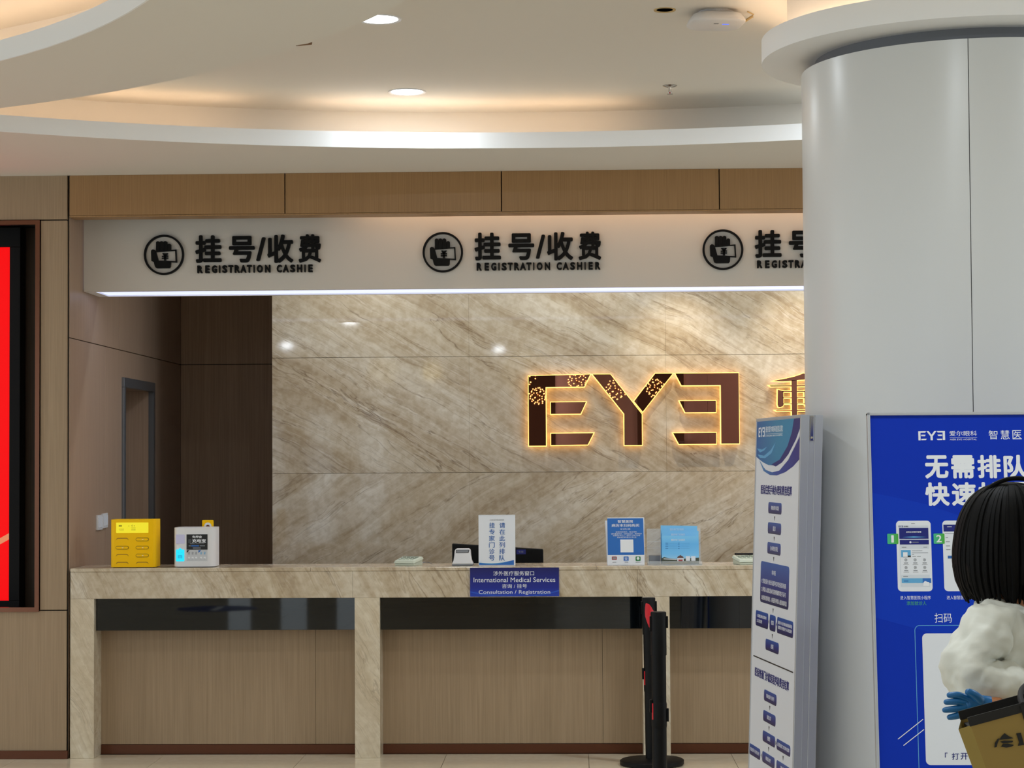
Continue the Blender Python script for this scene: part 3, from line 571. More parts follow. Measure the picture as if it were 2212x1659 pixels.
# monitor behind the ledge
mo = thing('monitor', 'black monitor seen from behind over the counter ledge', 'monitor', (-0.473, D + 0.60, 0.74), (0, 0, 0.02))
MB().box(-0.268, 0.268, 0.0, 0.035, 0.09, 0.412).build('shell', 'black', mo, 0.006)
for v in mo.children[0].data.vertices:
    if v.co.z > 0.3: v.co.z += -0.018 * (v.co.x / 0.268)
box('stand_neck', -0.03, 0.03, 0.005, 0.03, 0.01, 0.2, 'black', mo, 0.004); box('stand_foot', -0.12, 0.12, -0.08, 0.12, 0, 0.012, 'black', mo, 0.004)
box('label_sticker', 0.11, 0.165, -0.002, 0.001, 0.365, 0.392, 'navy', mo); box('rating_sticker', 0.172, 0.205, -0.002, 0.001, 0.362, 0.388, 'bezel', mo)
text('lettering', '专用', 0.122, 0.150, 0.372, 0.385, -0.002, 'gink', mo)
# queue sign in acrylic stand
qs = face('acrylic_sign_stand', 'white acrylic sign stand with blue vertical lettering on the counter', 'sign', -0.457, 11.735, 0, 0.03)
prism('sheet', rrect(-0.1035, 0.1035, 0.002, 0.286, 0.002), 0, 0.004, 'wpaper', qs, 0.0006); MB().box(-0.1035, 0.1035, 0.0, 0.075, 0, 0.003).build('foot', 'acrylic', qs)
box('top_edge', -0.1035, 0.1035, -0.0012, 0.0046, 0.283, 0.288, 'acrylic', qs)
q = 0.2855 / 1045; X = lambda v: -0.1035 + (v - 715) * (0.207 / 778); Z = lambda v: 0.2855 - (v - 108) * q
for chs, x0, x1, sh in (('挂专家门诊号', 940, 1062, 0), ('请在此列排队', 1158, 1278, 0)):
    for i, ch in enumerate(chs):
        yy = 262 + i * 134; dx = -1.5 * i; text('lettering', ch, X(x0 + dx), X(x1 + dx), Z(yy + 112), Z(yy), 0, 'blue_ink', qs, bold=0.012)
text('lettering', 'EYE重庆爱尔眼科医院总院', X(955), X(1258), Z(222), Z(195), 0, 'gink', qs)
N_ = 14
def band(lo, hi, mm, yy): prism('wave_print', [(X(724 + 738 * i / N_), Z(lo(i / N_))) for i in range(N_ + 1)] + [(X(724 + 738 * i / N_), Z(hi(i / N_))) for i in range(N_, -1, -1)], yy, 0.0, mm, qs)
band(lambda t: 1132, lambda t: 1060 + 40 * math.sin(PI * min(1, t * 1.1)) - 40 * t * t, 'sky', -0.0004)
band(lambda t: 1132, lambda t: 1085 + 40 * math.sin(PI * min(1, t * 1.05)) - 62 * t ** 2, 'blue_print', -0.0006)
band(lambda t: 1080 + 25 * math.sin(PI * t) - 50 * t * t, lambda t: 1066 + 26 * math.sin(PI * t) - 52 * t * t, 'wink', -0.0008)
# blue payment sign
ps = face('payment_sign', 'blue and white payment instruction sign standing on the counter', 'sign', 0.268, 11.74, 0.0, 0.03)
prism('sheet', rrect(-0.104, 0.104, 0.002, 0.268, 0.002), 0, 0.004, 'wpaper', ps, 0.0006); MB().box(-0.104, 0.104, 0.0, 0.08, 0, 0.003).build('foot', 'acrylic', ps)
X = lambda v: -0.104 + (v - 168) * (0.208 / 1000); Z = lambda v: 0.268 - (v - 185) * (0.266 / 1315)
prism('blue_field', [(X(178), Z(1222)), (X(1160), Z(1222)), (X(1140), Z(205)), (X(170), Z(205))], -0.0005, 0, 'blue_print', ps)
for s, a, b, c, d in (('智慧医院', 450, 865, 250, 335), ('病历本扫码购买', 285, 1035, 360, 445), ('0.5元/本', 525, 795, 478, 530), ('自助机购病历，免去排队', 398, 970, 565, 605), ('请勿重复购买，扫码后出示，凭码取本', 270, 1100, 615, 658), ('如需购多本以上，请至人工窗口办理', 320, 1050, 665, 705), ('具体请咨询导医台工作人员', 430, 950, 715, 755)):
    text('lettering', s, X(a), X(b), Z(d), Z(c), -0.0005, 'wink', ps, bold=0.012 if d < 450 else 0)
prism('white_card', [(X(522), Z(1150)), (X(872), Z(1150)), (X(866), Z(795)), (X(516), Z(795))], -0.0009, 0, 'wink', ps)
for a, mm in ((285, 'red_logo'), (603, 'blue_print'), (925, 'wechat')):
    lg = prism('pay_logo', rrect(X(a), X(a + 135), Z(1390 if mm != 'red_logo' else 1355), Z(1265), 0.004), -0.0006, 0, mm, ps)
    if mm == 'wechat': prism('logo_mark', circle(X(a + 67), Z(1318), 0.008, 20), -0.001, -0.0004, 'wink', lg)
    if mm == 'blue_print': text('logo_mark', '支', X(a + 20), X(a + 115), Z(1378), Z(1280), -0.0006, 'wink', lg)
    if mm == 'red_logo': prism('logo_mark', rrect(X(a + 20), X(a + 115), Z(1335), Z(1285), 0.003), -0.001, -0.0004, 'fill_silver', lg)
for s, a, b in (('云闪付', 303, 402), ('支付宝', 628, 725), ('微信支付', 925, 1056)): text('lettering', s, X(a), X(b), Z(1436), Z(1410), -0.0003, 'gink', ps)
pp = face('paper_sheet', 'white paper sheet tucked behind the blue payment sign', 'paper', 0.225, 11.80, 0.0, 0.03)
prism('sheet', [(-0.064, 0.002), (0.09, 0.002), (0.09, 0.248), (-0.072, 0.250)], 0, 0.0015, 'wpaper', pp)
# brochure rack
rk = face('brochure_rack', 'clear acrylic brochure rack between the payment sign and brochures', 'rack', 0.535, 11.82)
box('back', -0.145, 0.16, 0.058, 0.061, 0, 0.20, 'acrylic', rk); box('base', -0.145, 0.16, -0.06, 0.061, 0, 0.003, 'acrylic', rk); box('front_lip', -0.145, 0.16, -0.062, -0.059, 0, 0.022, 'acrylic', rk)
for i in range(3): box('shelf', -0.145, -0.072, 0.0 + 0.018 * i, 0.058, 0.055 + 0.035 * i, 0.058 + 0.035 * i, 'acrylic', rk)
box('grey_insert', -0.135, -0.072, 0.0, 0.05, 0.004, 0.05, 'gink', rk)
bsky = gradient('brochure_sky', [(0.0, (180, 216, 236)), (0.35, (118, 194, 246)), (0.7, (104, 184, 242)), (1.0, (130, 202, 246))], 2, 0.0, 0.16)
for i, (dx, dz, yy, lab, rz) in enumerate(((-0.002, 0.056, 11.862, 'sky blue brochure at the back of the rack, topmost', 0.012), (0.004, 0.028, 11.842, 'sky blue brochure in the middle of the rack', 0.012), (0.0, 0.0, 11.775, 'sky blue brochure with pavilion photo at the front of the rack', 0.0))):
    br = thing('brochure', lab, 'brochure', (0.575 + dx, yy, TOPZ + 0.004 + (dz if i < 2 else 0)), (-0.05, 0, rz), group='brochures in the counter rack')
    if i < 2: br.location.z = TOPZ + 0.0035; hgt = 0.160 + dz
    else: hgt = 0.160
    W_ = 0.105
    prism('cover', [(-W_, 0), (W_ - 0.001, 0), (W_ - 0.002, hgt - 0.004), (-W_ + 0.001, hgt)], 0, 0.004, bsky, br)
    text('title', '重庆市门诊病历', -0.052, 0.026, hgt - 0.030, hgt - 0.018, 0, 'wink', br)
    for k in range(4 if i == 2 else 1):
        zz = hgt - 0.044 - 0.0098 * k; box('rule_line', -0.084 + 0.02, -0.018, -0.0003, 0.0, zz, zz + 0.0008, 'blue_ink', br); box('rule_line', 0.0, 0.052, -0.0003, 0.0, zz, zz + 0.0008, 'blue_ink', br)
        box('rule_label', -0.084, -0.068, -0.0003, 0.0, zz, zz + 0.003, 'blue_ink', br); box('rule_label', -0.014, -0.004, -0.0003, 0.0, zz, zz + 0.003, 'blue_ink', br)
    if i == 2:
        prism('park_picture', [(-W_, 0.001), (W_ - 0.001, 0.001), (W_ - 0.001, 0.036), (0.06, 0.034), (0.0, 0.028), (-0.06, 0.032), (-0.092, 0.040), (-W_, 0.034)], -0.0004, 0, 'park', br)
        prism('pavilion_roof', [(-0.020, 0.034), (-0.014, 0.044), (-0.004, 0.048), (-0.001, 0.053), (0.002, 0.048), (0.012, 0.044), (0.019, 0.034)], -0.0008, 0, 'brick', br)
        prism('pavilion_wall', [(-0.018, 0.016), (0.018, 0.016), (0.018, 0.034), (-0.018, 0.034)], -0.0007, 0, 'wpaper', br); prism('pavilion_door', [(-0.012, 0.016), (0.012, 0.016), (0.012, 0.026), (-0.012, 0.026)], -0.0009, 0, 'red_logo', br)
        prism('wall_print', [(-0.095, 0.028), (-0.02, 0.024), (-0.02, 0.028), (-0.095, 0.032)], -0.0008, 0, 'wpaper', br); prism('lawn_print', [(-0.10, 0.002), (0.06, 0.002), (0.03, 0.014), (-0.08, 0.007)], -0.0007, 0, 'yellow_ink', br)
        for a in (0.030, 0.060): box('white_card', a, a + 0.024, -0.0009, 0, 0.018, 0.044, 'wpaper', br)

# wall switches on the side wall
for nm, y0, dz, rz, lab in (('wall_switch', 12.33, 0.0, 0.0, 'white wall switch plate nearer the oak front wall'), ('wall_switch', 12.47, 0.006, 0.02, 'white wall switch plate farther from the oak front wall')):
    sw = thing(nm, lab, 'switch', (XA, y0, 1.256 + dz), (rz, 0, 0), group='switch plates on the oak side wall')
    box('plate', 0, 0.012, 0, 0.128, 0, 0.088, 'wplastic', sw, 0.002)
    for i in range(3): box('rocker', 0.012, 0.016, 0.012 + 0.036 * i, 0.044 + 0.036 * i, 0.014, 0.074, 'wpaper', sw, 0.001, 1)

# ------------------------------------------------------------------ column
CX, CY, CR = 1.620, 8.5, 0.690
co = thing('column', 'thick round grey enamelled column with a white collar ring', 'column', (CX, CY, 0), kind='structure')
sa = math.atan2(7.81 - CY + 0.01, 1.4765 - CX)        # direction of the visible panel joint
for k in range(3):
    a0 = sa + 2 * PI / 3 * k + 0.0022; a1 = sa + 2 * PI / 3 * (k + 1) - 0.0022
    MB().ringlathe([(CR - 0.012, 0), (CR, 0), (CR, 3.228), (CR - 0.012, 3.228)], 0, 0, a0, a1, 48).build('panel', 'column', co, smooth=True)
MB().lathe([(CR - 0.012, 0.0), (CR - 0.012, 3.22), (0, 3.22)], n=64).build('joint_core', 'neck', co, smooth=True)
MB().lathe([(CR - 0.055, 3.22), (CR - 0.055, 3.30)], n=64).build('neck', 'neck', co, smooth=True)
MB().ringlathe([(0.60, 3.278), (0.852, 3.278), (0.852, 3.375), (0.835, 3.375), (0.835, 3.30), (0.60, 3.30)], 0, 0, 0, 2 * PI, 96).build('collar_ring', 'lit_white', co, smooth=True)
MB().lathe([(0.745, 3.30), (0.745, ZC)], n=64).build('upper_drum', 'paint', co, smooth=True)
MB().ringlathe([(0.785, 3.305), (0.80, 3.305), (0.80, 3.318), (0.785, 3.318)], 0, 0, 0, 2 * PI, 64).build('light_strip', 'cove', co)

cb_ = thing('column_rear', 'round grey lobby column behind the viewpoint seen in the black glass', 'column', (0.28, -3.9, 0), kind='structure')
MB().lathe([(0.60, 0), (0.60, 3.23)], n=64).build('panel', 'column', cb_, smooth=True); MB().lathe([(0.612, 0), (0.612, 0.10), (0.60, 0.10)], n=64).build('base_band', 'kick', cb_, smooth=True); MB().lathe([(0.55, 3.23), (0.55, ZS)], n=48).build('neck', 'neck', cb_, smooth=True)
ld = thing('curved_lobby_desk', 'curved brown lobby desk behind the viewpoint seen in the black glass', 'desk', (-1.75, -4.6, 0))
M['desk_brown'] = wood('desk_veneer', (120, 92, 44), (104, 78, 36)); M['desk_brown2'] = mat('desk_kick', (40, 30, 22), 0.5)
MB().ringlathe([(1.0, 0.10), (1.22, 0.10), (1.22, 0.98), (1.0, 0.98)], 0, 0, 0.1, PI - 0.1, 48).build('front', 'desk_brown', ld, smooth=True); MB().ringlathe([(1.0, 0.0), (1.17, 0.0), (1.17, 0.10), (1.0, 0.10)], 0, 0, 0.1, PI - 0.1, 48).build('kick', 'desk_brown2', ld, smooth=True); MB().ringlathe([(0.7, 0.98), (1.26, 0.98), (1.26, 1.02), (0.7, 1.02)], 0, 0, 0.1, PI - 0.1, 48).build('worktop', 'm_post', ld, smooth=True)
fs = thing('floor_sticker', 'round dark blue floor sticker seen in the black glass', 'sticker', (-4.1, -0.2, 0.0)); MB().lathe([(0, 0.0012), (0.46, 0.0012), (0.46, 0.0002)], n=48).build('disc', 'navy', fs); MB().box(-0.04, 0.04, -0.3, 0.3, 0.0012, 0.0016).build('stripe', 'wink', fs)
STARS = [(-0.52, -1.0, 2.52, 0.12), (-0.75, -1.3, 2.87, 0.25), (-2.60, -1.0, 2.85, 0.19), (-1.95, -1.2, 2.86, 0.12), (0.52, -1.1, 2.60, 0.14), (1.05, -1.3, 2.62, 0.13), (0.0, -1.4, 2.72, 0.13)]
names = ['lowest', 'largest', 'leftmost', 'second from the left', 'lower right', 'rightmost', 'middle']
M['burst_wire'] = mat('fine_wire', (150, 120, 70), 0.4, 0.8)
for (x, y, z_, rr), nm in zip(STARS, names):
    st_ = thing('starburst_light', 'golden starburst string light mirrored in the copper letters, ' + nm, 'light', (x, y, z_), group='starburst lights hung behind the viewpoint')
    bulbs = MB(); wires = MB(); nb = 46
    for i in range(nb):
        ph = math.acos(1 - 2 * (i + 0.5) / nb); th = PI * (1 + 5 ** 0.5) * i; q_ = rr * random.uniform(0.86, 1.0)
        dx, dy, dz = q_ * math.sin(ph) * math.cos(th), q_ * math.sin(ph) * math.sin(th), q_ * math.cos(ph)
        bulbs.sphere((dx, dy, dz), 0.0075, 6, 4); wires.tube([(0, 0, 0), (dx, dy, dz)], 0.0007, 3)
    b_ = bulbs.build('bulbs', 'star', st_); b_['kind'] = 'stuff'; w_ = wires.build('wires', 'burst_wire', st_); w_['kind'] = 'stuff'
    MB().sphere((0, 0, 0), 0.012).build('hub', 'burst_wire', st_); MB().tube([(0, 0, 0), (0, 0, ZS - z_)], 0.0012, 5).build('cord', 'burst_wire', st_)

# ------------------------------------------------------------------ ceiling fittings
def downlight(x, y, label, zc=ZC, watts=14, group='recessed downlights'):
    t = thing('downlight', label, 'downlight', (x, y, zc), group=group)
    MB().ringlathe([(0.082, -0.002), (0.096, -0.005), (0.098, 0.0), (0.082, 0.0)], 0, 0, 0, 2 * PI, 40).build('trim_ring', 'wplastic', t, smooth=True)
    MB().lathe([(0.0, -0.0035), (0.078, -0.0035), (0.083, -0.001)], n=40).build('glow_face', 'lampglow', t)
    d = bpy.data.lights.new('lamp', 'AREA'); d.shape = 'DISK'; d.size = 0.15; d.energy = watts; d.color = (0.86, 0.94, 1.0)
    o = bpy.data.objects.new('lamp', d); COL.objects.link(o); o.location = (0, 0, -0.006); o.parent = t
    return t
downlight(-0.838, 8.849, 'lit downlight half hidden by the curved soffit edge')
downlight(1.72, 10.25, 'unseen downlight added behind the column to brighten the ceiling rim', ZC, 30)  # lamp out of sight, added to lighten the right part of the cove rim
for x in (-1.35, 0.05, 1.5, 2.9): downlight(x, 12.86, 'lit downlight inside the counter bay behind the sign box', ZS, 8.0, 'downlights inside the counter bay')
downlight(-0.861, 10.608, 'lit downlight near the glowing far cove', ZC, 8)
for i, (x, y, zc) in enumerate(((-2.6, 3.0, ZS), (0.6, 5.6, ZC), (2.9, 5.4, ZC), (3.0, 9.4, ZC), (-0.3, 4.0, ZC), (-6.9, 8.8, ZS), (-5.2, 10.9, ZS), (-4.03, -2.0, ZS), (-1.13, -3.4, ZS), (0.77, -3.8, ZS), (4.6, -2.0, ZS))):
    downlight(x, y, 'lit downlight in the lobby ceiling outside the picture', zc, 24, 'lobby downlights outside the view')
h = thing('empty_downlight_hole', 'dark empty recessed fitting with pale rim in the ceiling', 'downlight', (0.381, 8.738, ZC))
MB().ringlathe([(0.034, -0.001), (0.046, -0.004), (0.047, 0.0), (0.034, 0.0)], 0, 0, 0, 2 * PI, 32).build('trim_ring', 'cable', h, smooth=True); MB().lathe([(0, -0.0012), (0.035, -0.0012)], n=32).build('hole_shade', 'gap', h)  # flat black disc stands for the shade inside the hole
sp = thing('sprinkler', 'metal fire sprinkler head hanging from the ceiling', 'sprinkler', (0.481, 10.52, ZC + 0.0))
MB().lathe([(0.0, 0.0), (0.037, 0.0), (0.037, -0.002), (0.026, -0.007), (0.018, -0.009), (0.0, -0.009)], n=28).build('escutcheon', 'chrome', sp, smooth=True)
MB().lathe([(0.0, -0.009), (0.009, -0.009), (0.0075, -0.02), (0.0065, -0.035), (0.0, -0.035)], n=16).build('body', 'chrome', sp, smooth=True)
for s in (-1, 1): MB().tube([(0.006 * s, 0, -0.02), (0.0075 * s, 0, -0.032), (0.003 * s, 0, -0.043)], 0.0016, 6).build('frame_arm', 'chrome', sp)
MB().tube([(0, 0, -0.03), (0, 0, -0.043)], 0.0028, 8).build('bulb', 'red', sp); MB().lathe([(0.0, -0.042), (0.0155, -0.043), (0.0155, -0.0445), (0.0, -0.0445)], n=20).build('deflector', 'chrome', sp)
ap = thing('wifi_access_point', 'white wireless access point with blue indicator on the ceiling', 'access point', (0.600, 8.80, ZC), (0, 0, 0.12))
MB().lathe([(0, 0), (0.075, 0), (0.075, -0.014), (0, -0.014)], n=36).build('mount', 'wplastic', ap)
mb = MB(); lay = [(0.085, -0.012, 0.05), (0.104, -0.020, 0.06), (0.112, -0.034, 0.065), (0.117, -0.044, 0.068), (0.116, -0.052, 0.067), (0.108, -0.057, 0.06)]
rings = [[(x, y, zz) for x, y in rrect(-hw_, hw_, -hw_, hw_, rr, 8)] for hw_, zz, rr in lay]; n = len(rings[0])
mb.add([p for r in rings for p in r], [(k * n + i, k * n + (i + 1) % n, (k + 1) * n + (i + 1) % n, (k + 1) * n + i) for k in range(len(lay) - 1) for i in range(n)] + [tuple(range(n)), tuple((len(lay) - 1) * n + i for i in range(n))])
mb.build('body', 'wplastic', ap, smooth=True)
MB().box(0.022, 0.050, -0.032, -0.024, -0.0582, -0.0565).build('indicator', 'ledblue', ap); MB().box(-0.016, 0.004, -0.046, -0.030, -0.0578, -0.0565).build('logo', 'gink', ap)
MB().tube([(0.10, 0.02, -0.035), (0.125, 0.01, -0.035), (0.150, -0.01, -0.022), (0.158, -0.02, -0.012), (0.13, -0.03, -0.002)], 0.003, 8).build('cable', 'cable', ap, smooth=True); MB().tube([(0.128, 0.008, -0.034), (0.156, -0.012, -0.018)], 0.006, 8).build('cable_plug', 'cable', ap)

# ------------------------------------------------------------------ queue barrier posts
def barrier(label, x, y, h, lean=0.0, rz=0.0, decal=False):
    t = thing('queue_post', label, 'barrier post', (x, y, 0), (0, lean, rz), group='retractable queue posts')
    MB().lathe([(0.0, 0.0), (0.168, 0.0), (0.174, 0.006), (0.174, 0.024), (0.166, 0.030), (0.06, 0.036), (0.0, 0.036)], n=48).build('base', 'black', t, smooth=True)
    MB().lathe([(0.0, 0.034), (0.0335, 0.034), (0.0335, h - 0.20), (0.0, h - 0.20)], n=32).build('post', 'black', t, smooth=True)
    MB().lathe([(0.0, h - 0.20), (0.0365, h - 0.20), (0.0365, h - 0.004), (0.034, h), (0.0, h)], n=32).build('belt_head', 'black', t, smooth=True)
    box('belt_clip', 0.032, 0.044, -0.013, 0.013, h - 0.075, h - 0.02, 'bezel', t, 0.002); box('belt_slot', -0.041, -0.030, -0.015, 0.015, h - 0.09, h - 0.02, 'bezel', t, 0.002)
    MB().lathe([(0.0335, h * 0.5 - 0.06), (0.0355, h * 0.5 - 0.05), (0.0355, h * 0.5 + 0.05), (0.0335, h * 0.5 + 0.06)], n=32).build('lower_collar', 'black', t, smooth=True)
    box('lower_clip', 0.033, 0.044, -0.014, 0.014, h * 0.5 - 0.03, h * 0.5 + 0.03, 'bezel', t, 0.002); box('lower_clip', -0.044, -0.033, -0.014, 0.014, h * 0.5 + 0.01, h * 0.5 + 0.07, 'bezel', t, 0.002)
    mb = MB(); pts = []
    def strip(zs, r=0.0372):                 # curved red decal: list of (z, angle0, angle1)
        v = []; f = []; m = 9
        for zz, a0, a1 in zs:
            for i in range(m):
                a = a0 + (a1 - a0) * i / (m - 1); v.append((r * math.sin(a), -r * math.cos(a), zz))
        for k in range(len(zs) - 1):
            for i in range(m - 1): f.append((k * m + i, k * m + i + 1, (k + 1) * m + i + 1, (k + 1) * m + i))
        return v, f
    if decal: MB().add(*strip([(h - 0.168, 0.15, 0.55), (h - 0.158, -0.05, 0.75), (h - 0.13, -0.35, 0.95), (h - 0.10, -0.62, 0.95), (h - 0.075, -0.66, 0.8), (h - 0.05, -0.6, 0.35), (h - 0.035, -0.52, 0.05), (h - 0.028, -0.45, -0.35)])).build('red_decal', 'red', t)
    MB().add(*strip([(h * 0.5 - 0.02, -1.25, -0.9), (h * 0.5 + 0.055, -1.25, -0.9)], 0.0362)).build('red_tab', 'red', t)
    return t
barrier('black queue post with red leaf decal close to the counter', 0.392, 11.40, 0.905, -0.012, 0.0, True)
barrier('black queue post standing farther forward of the counter', 0.369, 9.70, 0.950)

# ------------------------------------------------------------------ tall banner stand
bn = thing('banner_stand', 'tall white flow chart banner stand edge on beside the column', 'banner', (0.7502, 8.4482, 0), (-0.0342, 0, -1.44))
H = 1.8253
box('face_sheet', -0.392, 0.392, 0.0, 0.003, 0.05, H - 0.012, 'wpaper', bn); box('back_sheet', -0.392, 0.392, 0.078, 0.081, 0.05, H - 0.012, 'wpaper', bn)
for x0, x1 in ((-0.40, -0.388), (0.388, 0.404)):
    box('side_rail', x0, x1, -0.003, 0.030, 0.03, H, 'alu', bn, 0.002); box('side_rail', x0, x1, 0.052, 0.084, 0.03, H, 'alu', bn, 0.002); box('rail_web', x0 + 0.002, x1 - 0.003, 0.030, 0.052, 0.03, H - 0.002, 'alu', bn)
lk = box('latch', 0.400, 0.406, 0.033, 0.049, H - 0.10, H - 0.004, 'chrome', bn, 0.002); MB().sphere((0.405, 0.041, H - 0.088), 0.005).build('latch_knob', 'chrome', lk)
box('top_rail', -0.40, 0.40, -0.003, 0.084, H - 0.012, H, 'alu', bn, 0.002); box('bottom_rail', -0.40, 0.40, -0.003, 0.084, 0.03, 0.055, 'alu', bn, 0.002)
for x in (-0.34, 0.34): box('foot', x - 0.03, x + 0.03, -0.17, 0.25, 0.0, 0.03, 'alu', bn, 0.004)
bb_g = gradient('banner_blue', [(0.0, (26, 92, 160)), (0.5, (44, 132, 176)), (1.0, (40, 140, 186))], 0, -0.39, 0.39)
prism('header_print', [(-0.39, 1.665), (-0.34, 1.655), (-0.25, 1.640), (-0.16, 1.630), (-0.05, 1.628), (0.05, 1.640), (0.15, 1.670), (0.25, 1.715), (0.33, 1.765), (0.385, 1.812), (-0.39, 1.812)], -0.0006, 0, bb_g, bn)
prism('header_swoosh', [(0.28, 1.812), (0.25, 1.76), (0.18, 1.705), (0.05, 1.652), (-0.10, 1.632), (-0.02, 1.624), (0.12, 1.645), (0.27, 1.70), (0.39, 1.775), (0.39, 1.812)], -0.001, 0, 'navy', bn)
prism('header_swoosh', [(-0.34, 1.655), (-0.22, 1.628), (-0.08, 1.617), (0.06, 1.630), (0.20, 1.672), (0.32, 1.728), (0.39, 1.775), (0.39, 1.752), (0.30, 1.700), (0.18, 1.645), (0.05, 1.608), (-0.08, 1.600), (-0.20, 1.610)], -0.0014, 0, 'wpaper', bn)
prism('header_swoosh', [(-0.33, 1.652), (-0.24, 1.618), (-0.10, 1.602), (0.05, 1.608), (0.20, 1.650), (0.32, 1.708), (0.39, 1.745), (0.39, 1.655), (0.28, 1.625), (0.15, 1.602), (0.0, 1.588), (-0.12, 1.589), (-0.24, 1.605)], -0.0012, 0, gradient('banner_swoosh', [(0.0, (70, 140, 190)), (0.45, (40, 72, 160)), (1.0, (42, 40, 130))], 0, -0.33, 0.39), bn)
for q_ in ([(-0.38, 1.70), (-0.28, 1.694), (-0.19, 1.705), (-0.24, 1.690), (-0.32, 1.682)], [(-0.36, 1.674), (-0.24, 1.668), (-0.12, 1.690), (-0.03, 1.722), (-0.10, 1.678), (-0.22, 1.658), (-0.32, 1.660)]): prism('header_wisp', q_, -0.0009, 0, 'sky', bn)
def eye_logo(parent, x0, x1, z0, z1, y, m):
    sx = (x1 - x0) / 1.344; sz = (z1 - z0) / 0.457; F = lambda pts: [(x0 + (a + 0.311) * sx, z0 + (b - 1.749) * sz) for a, b in pts]
    for q_ in (E1, [(-0.169, 2.027), (0.057, 2.027), (0.022, 1.952), (-0.169, 1.952)], [(-0.169, 1.827), (0.104, 1.828), (0.066, 1.754), (-0.169, 1.752)], [(0.100, 2.204), (0.214, 2.204), (0.356, 2.02), (0.50, 2.206), (0.613, 2.206), (0.413, 1.947), (0.413, 1.749), (0.300, 1.749), (0.300, 1.950)], [(0.629, 2.206), (1.033, 2.206), (1.033, 1.755), (0.918, 1.755), (0.918, 2.129), (0.668, 2.129)], [(0.654, 2.030), (0.886, 2.030), (0.886, 1.956), (0.690, 1.956)], [(0.611, 1.825), (0.886, 1.826), (0.886, 1.754), (0.648, 1.754)]):
        prism('logo_stroke', F(q_), y - 0.0006, y, m, parent)
eye_logo(bn, -0.352, -0.237, 1.747, 1.787, -0.0006, 'wink')
text('lettering', '重庆爱尔眼科医院总院', -0.222, 0.090, 1.764, 1.790, -0.0006, 'wink', bn); box('rule_line', -0.225, 0.090, -0.001, 0, 1.757, 1.7585, 'wink', bn); text('lettering', 'CHONGQING AIER EYE HOSPITAL', -0.225, 0.090, 1.746, 1.753, -0.0006, 'wink', bn)
text('lettering', '医保住院手续办理和费用结算', -0.286, 0.268, 1.508, 1.548, 0, 'navy', bn, bold=0.025)
text('lettering', '医保普通门诊就医程序和费用结算', -0.321, 0.293, 0.750, 0.788, 0, 'navy', bn, bold=0.025)
box('divider_line', -0.355, 0.357, -0.0008, 0, 0.828, 0.833, 'ink', bn)
bgr = {}
def cell(x0, x1, z0, z1, lines, r=0.014):
    key = (round(z0, 3), round(z1, 3))
    if key not in bgr: bgr[key] = gradient('cell_print', [(0.0, (22, 20, 72)), (0.45, (24, 34, 124)), (1.0, (34, 84, 168))], 2, z0, z1, 0.3)
    b_ = prism('flow_cell', rrect(x0, x1, z0, z1, r), -0.0006, 0, bgr[key], bn)
    for s, a, b, c, d in lines: text('lettering', s, a, b, c, d, -0.0006, 'wink', b_)
def arrow(x, z): prism('arrow', [(x - 0.008, z + 0.008), (x + 0.008, z + 0.008), (x, z - 0.010)], -0.0006, 0, 'ink', bn)
cell(-0.139, 0.099, 1.432, 1.478, [('持医保卡就医', -0.085, 0.055, 1.447, 1.464)]); cell(-0.139, 0.099, 1.350, 1.396, [('就诊', -0.045, 0.005, 1.362, 1.382)]); cell(-0.140, 0.099, 1.268, 1.315, [('办理住院', -0.085, 0.050, 1.282, 1.301)])
cell(-0.253, 0.255, 1.063, 1.232, [('审核', -0.045, 0.025, 1.184, 1.204), ('1.凭医保卡身份证即可享受医保待遇', -0.228, 0.205, 1.142, 1.162), ('2.参保人出院须对住院明细等签字认可', -0.228, 0.205, 1.108, 1.128), ('3.使用自费项目，应征得参保人或家属同意', -0.228, 0.225, 1.074, 1.094)], 0.018)
cell(-0.329, -0.094, 0.960, 1.024, [('1.清账单结算单', -0.300, -0.125, 0.996, 1.010), ('2.发票', -0.305, -0.205, 0.975, 0.989)]); cell(-0.067, 0.040, 0.960, 1.024, [('结算', -0.038, 0.010, 0.984, 1.002)]); cell(0.066, 0.342, 0.960, 1.024, [('医保卡支付应由医保基金', 0.085, 0.325, 0.996, 1.010), ('统筹支付费用个人承担部分', 0.085, 0.325, 0.977, 0.991)])
cell(-0.133, 0.105, 0.876, 0.921, [('出院', -0.032, 0.012, 0.888, 0.907)])
cell(-0.139, 0.086, 0.669, 0.714, [('持医保卡挂号', -0.095, 0.048, 0.684, 0.700)]); cell(-0.146, 0.078, 0.586, 0.630, [('就诊', -0.075, 0.002, 0.600, 0.617)]); cell(-0.146, 0.078, 0.503, 0.547, [('缴费', -0.058, -0.008, 0.516, 0.534)])
cell(0.106, 0.340, 0.503, 0.546, [('医保窗口凭单结算', 0.125, 0.325, 0.518, 0.533)]); cell(-0.392, -0.184, 0.417, 0.462, [('凭医保卡支付自付', -0.375, -0.200, 0.433, 0.448)]); cell(-0.146, 0.078, 0.419, 0.463, [('检查治疗', -0.080, 0.010, 0.434, 0.450)]); cell(0.112, 0.336, 0.419, 0.462, [('取药', 0.185, 0.260, 0.430, 0.449)])
for x, z_ in ((-0.02, 1.414), (-0.02, 1.332), (-0.02, 1.250), (-0.01, 1.043), (-0.013, 0.940), (-0.03, 0.650), (-0.034, 0.567), (-0.034, 0.484), (0.222, 0.484)): arrow(x, z_)
for x, z_, s in ((-0.081, 0.992, -1), (0.053, 0.992, 1), (0.092, 0.525, 1), (-0.165, 0.440, -1)): prism('arrow', [(x - 0.004 * s, z_ + 0.009), (x - 0.004 * s, z_ - 0.009), (x + 0.007 * s, z_)], -0.0006, 0, 'ink', bn)

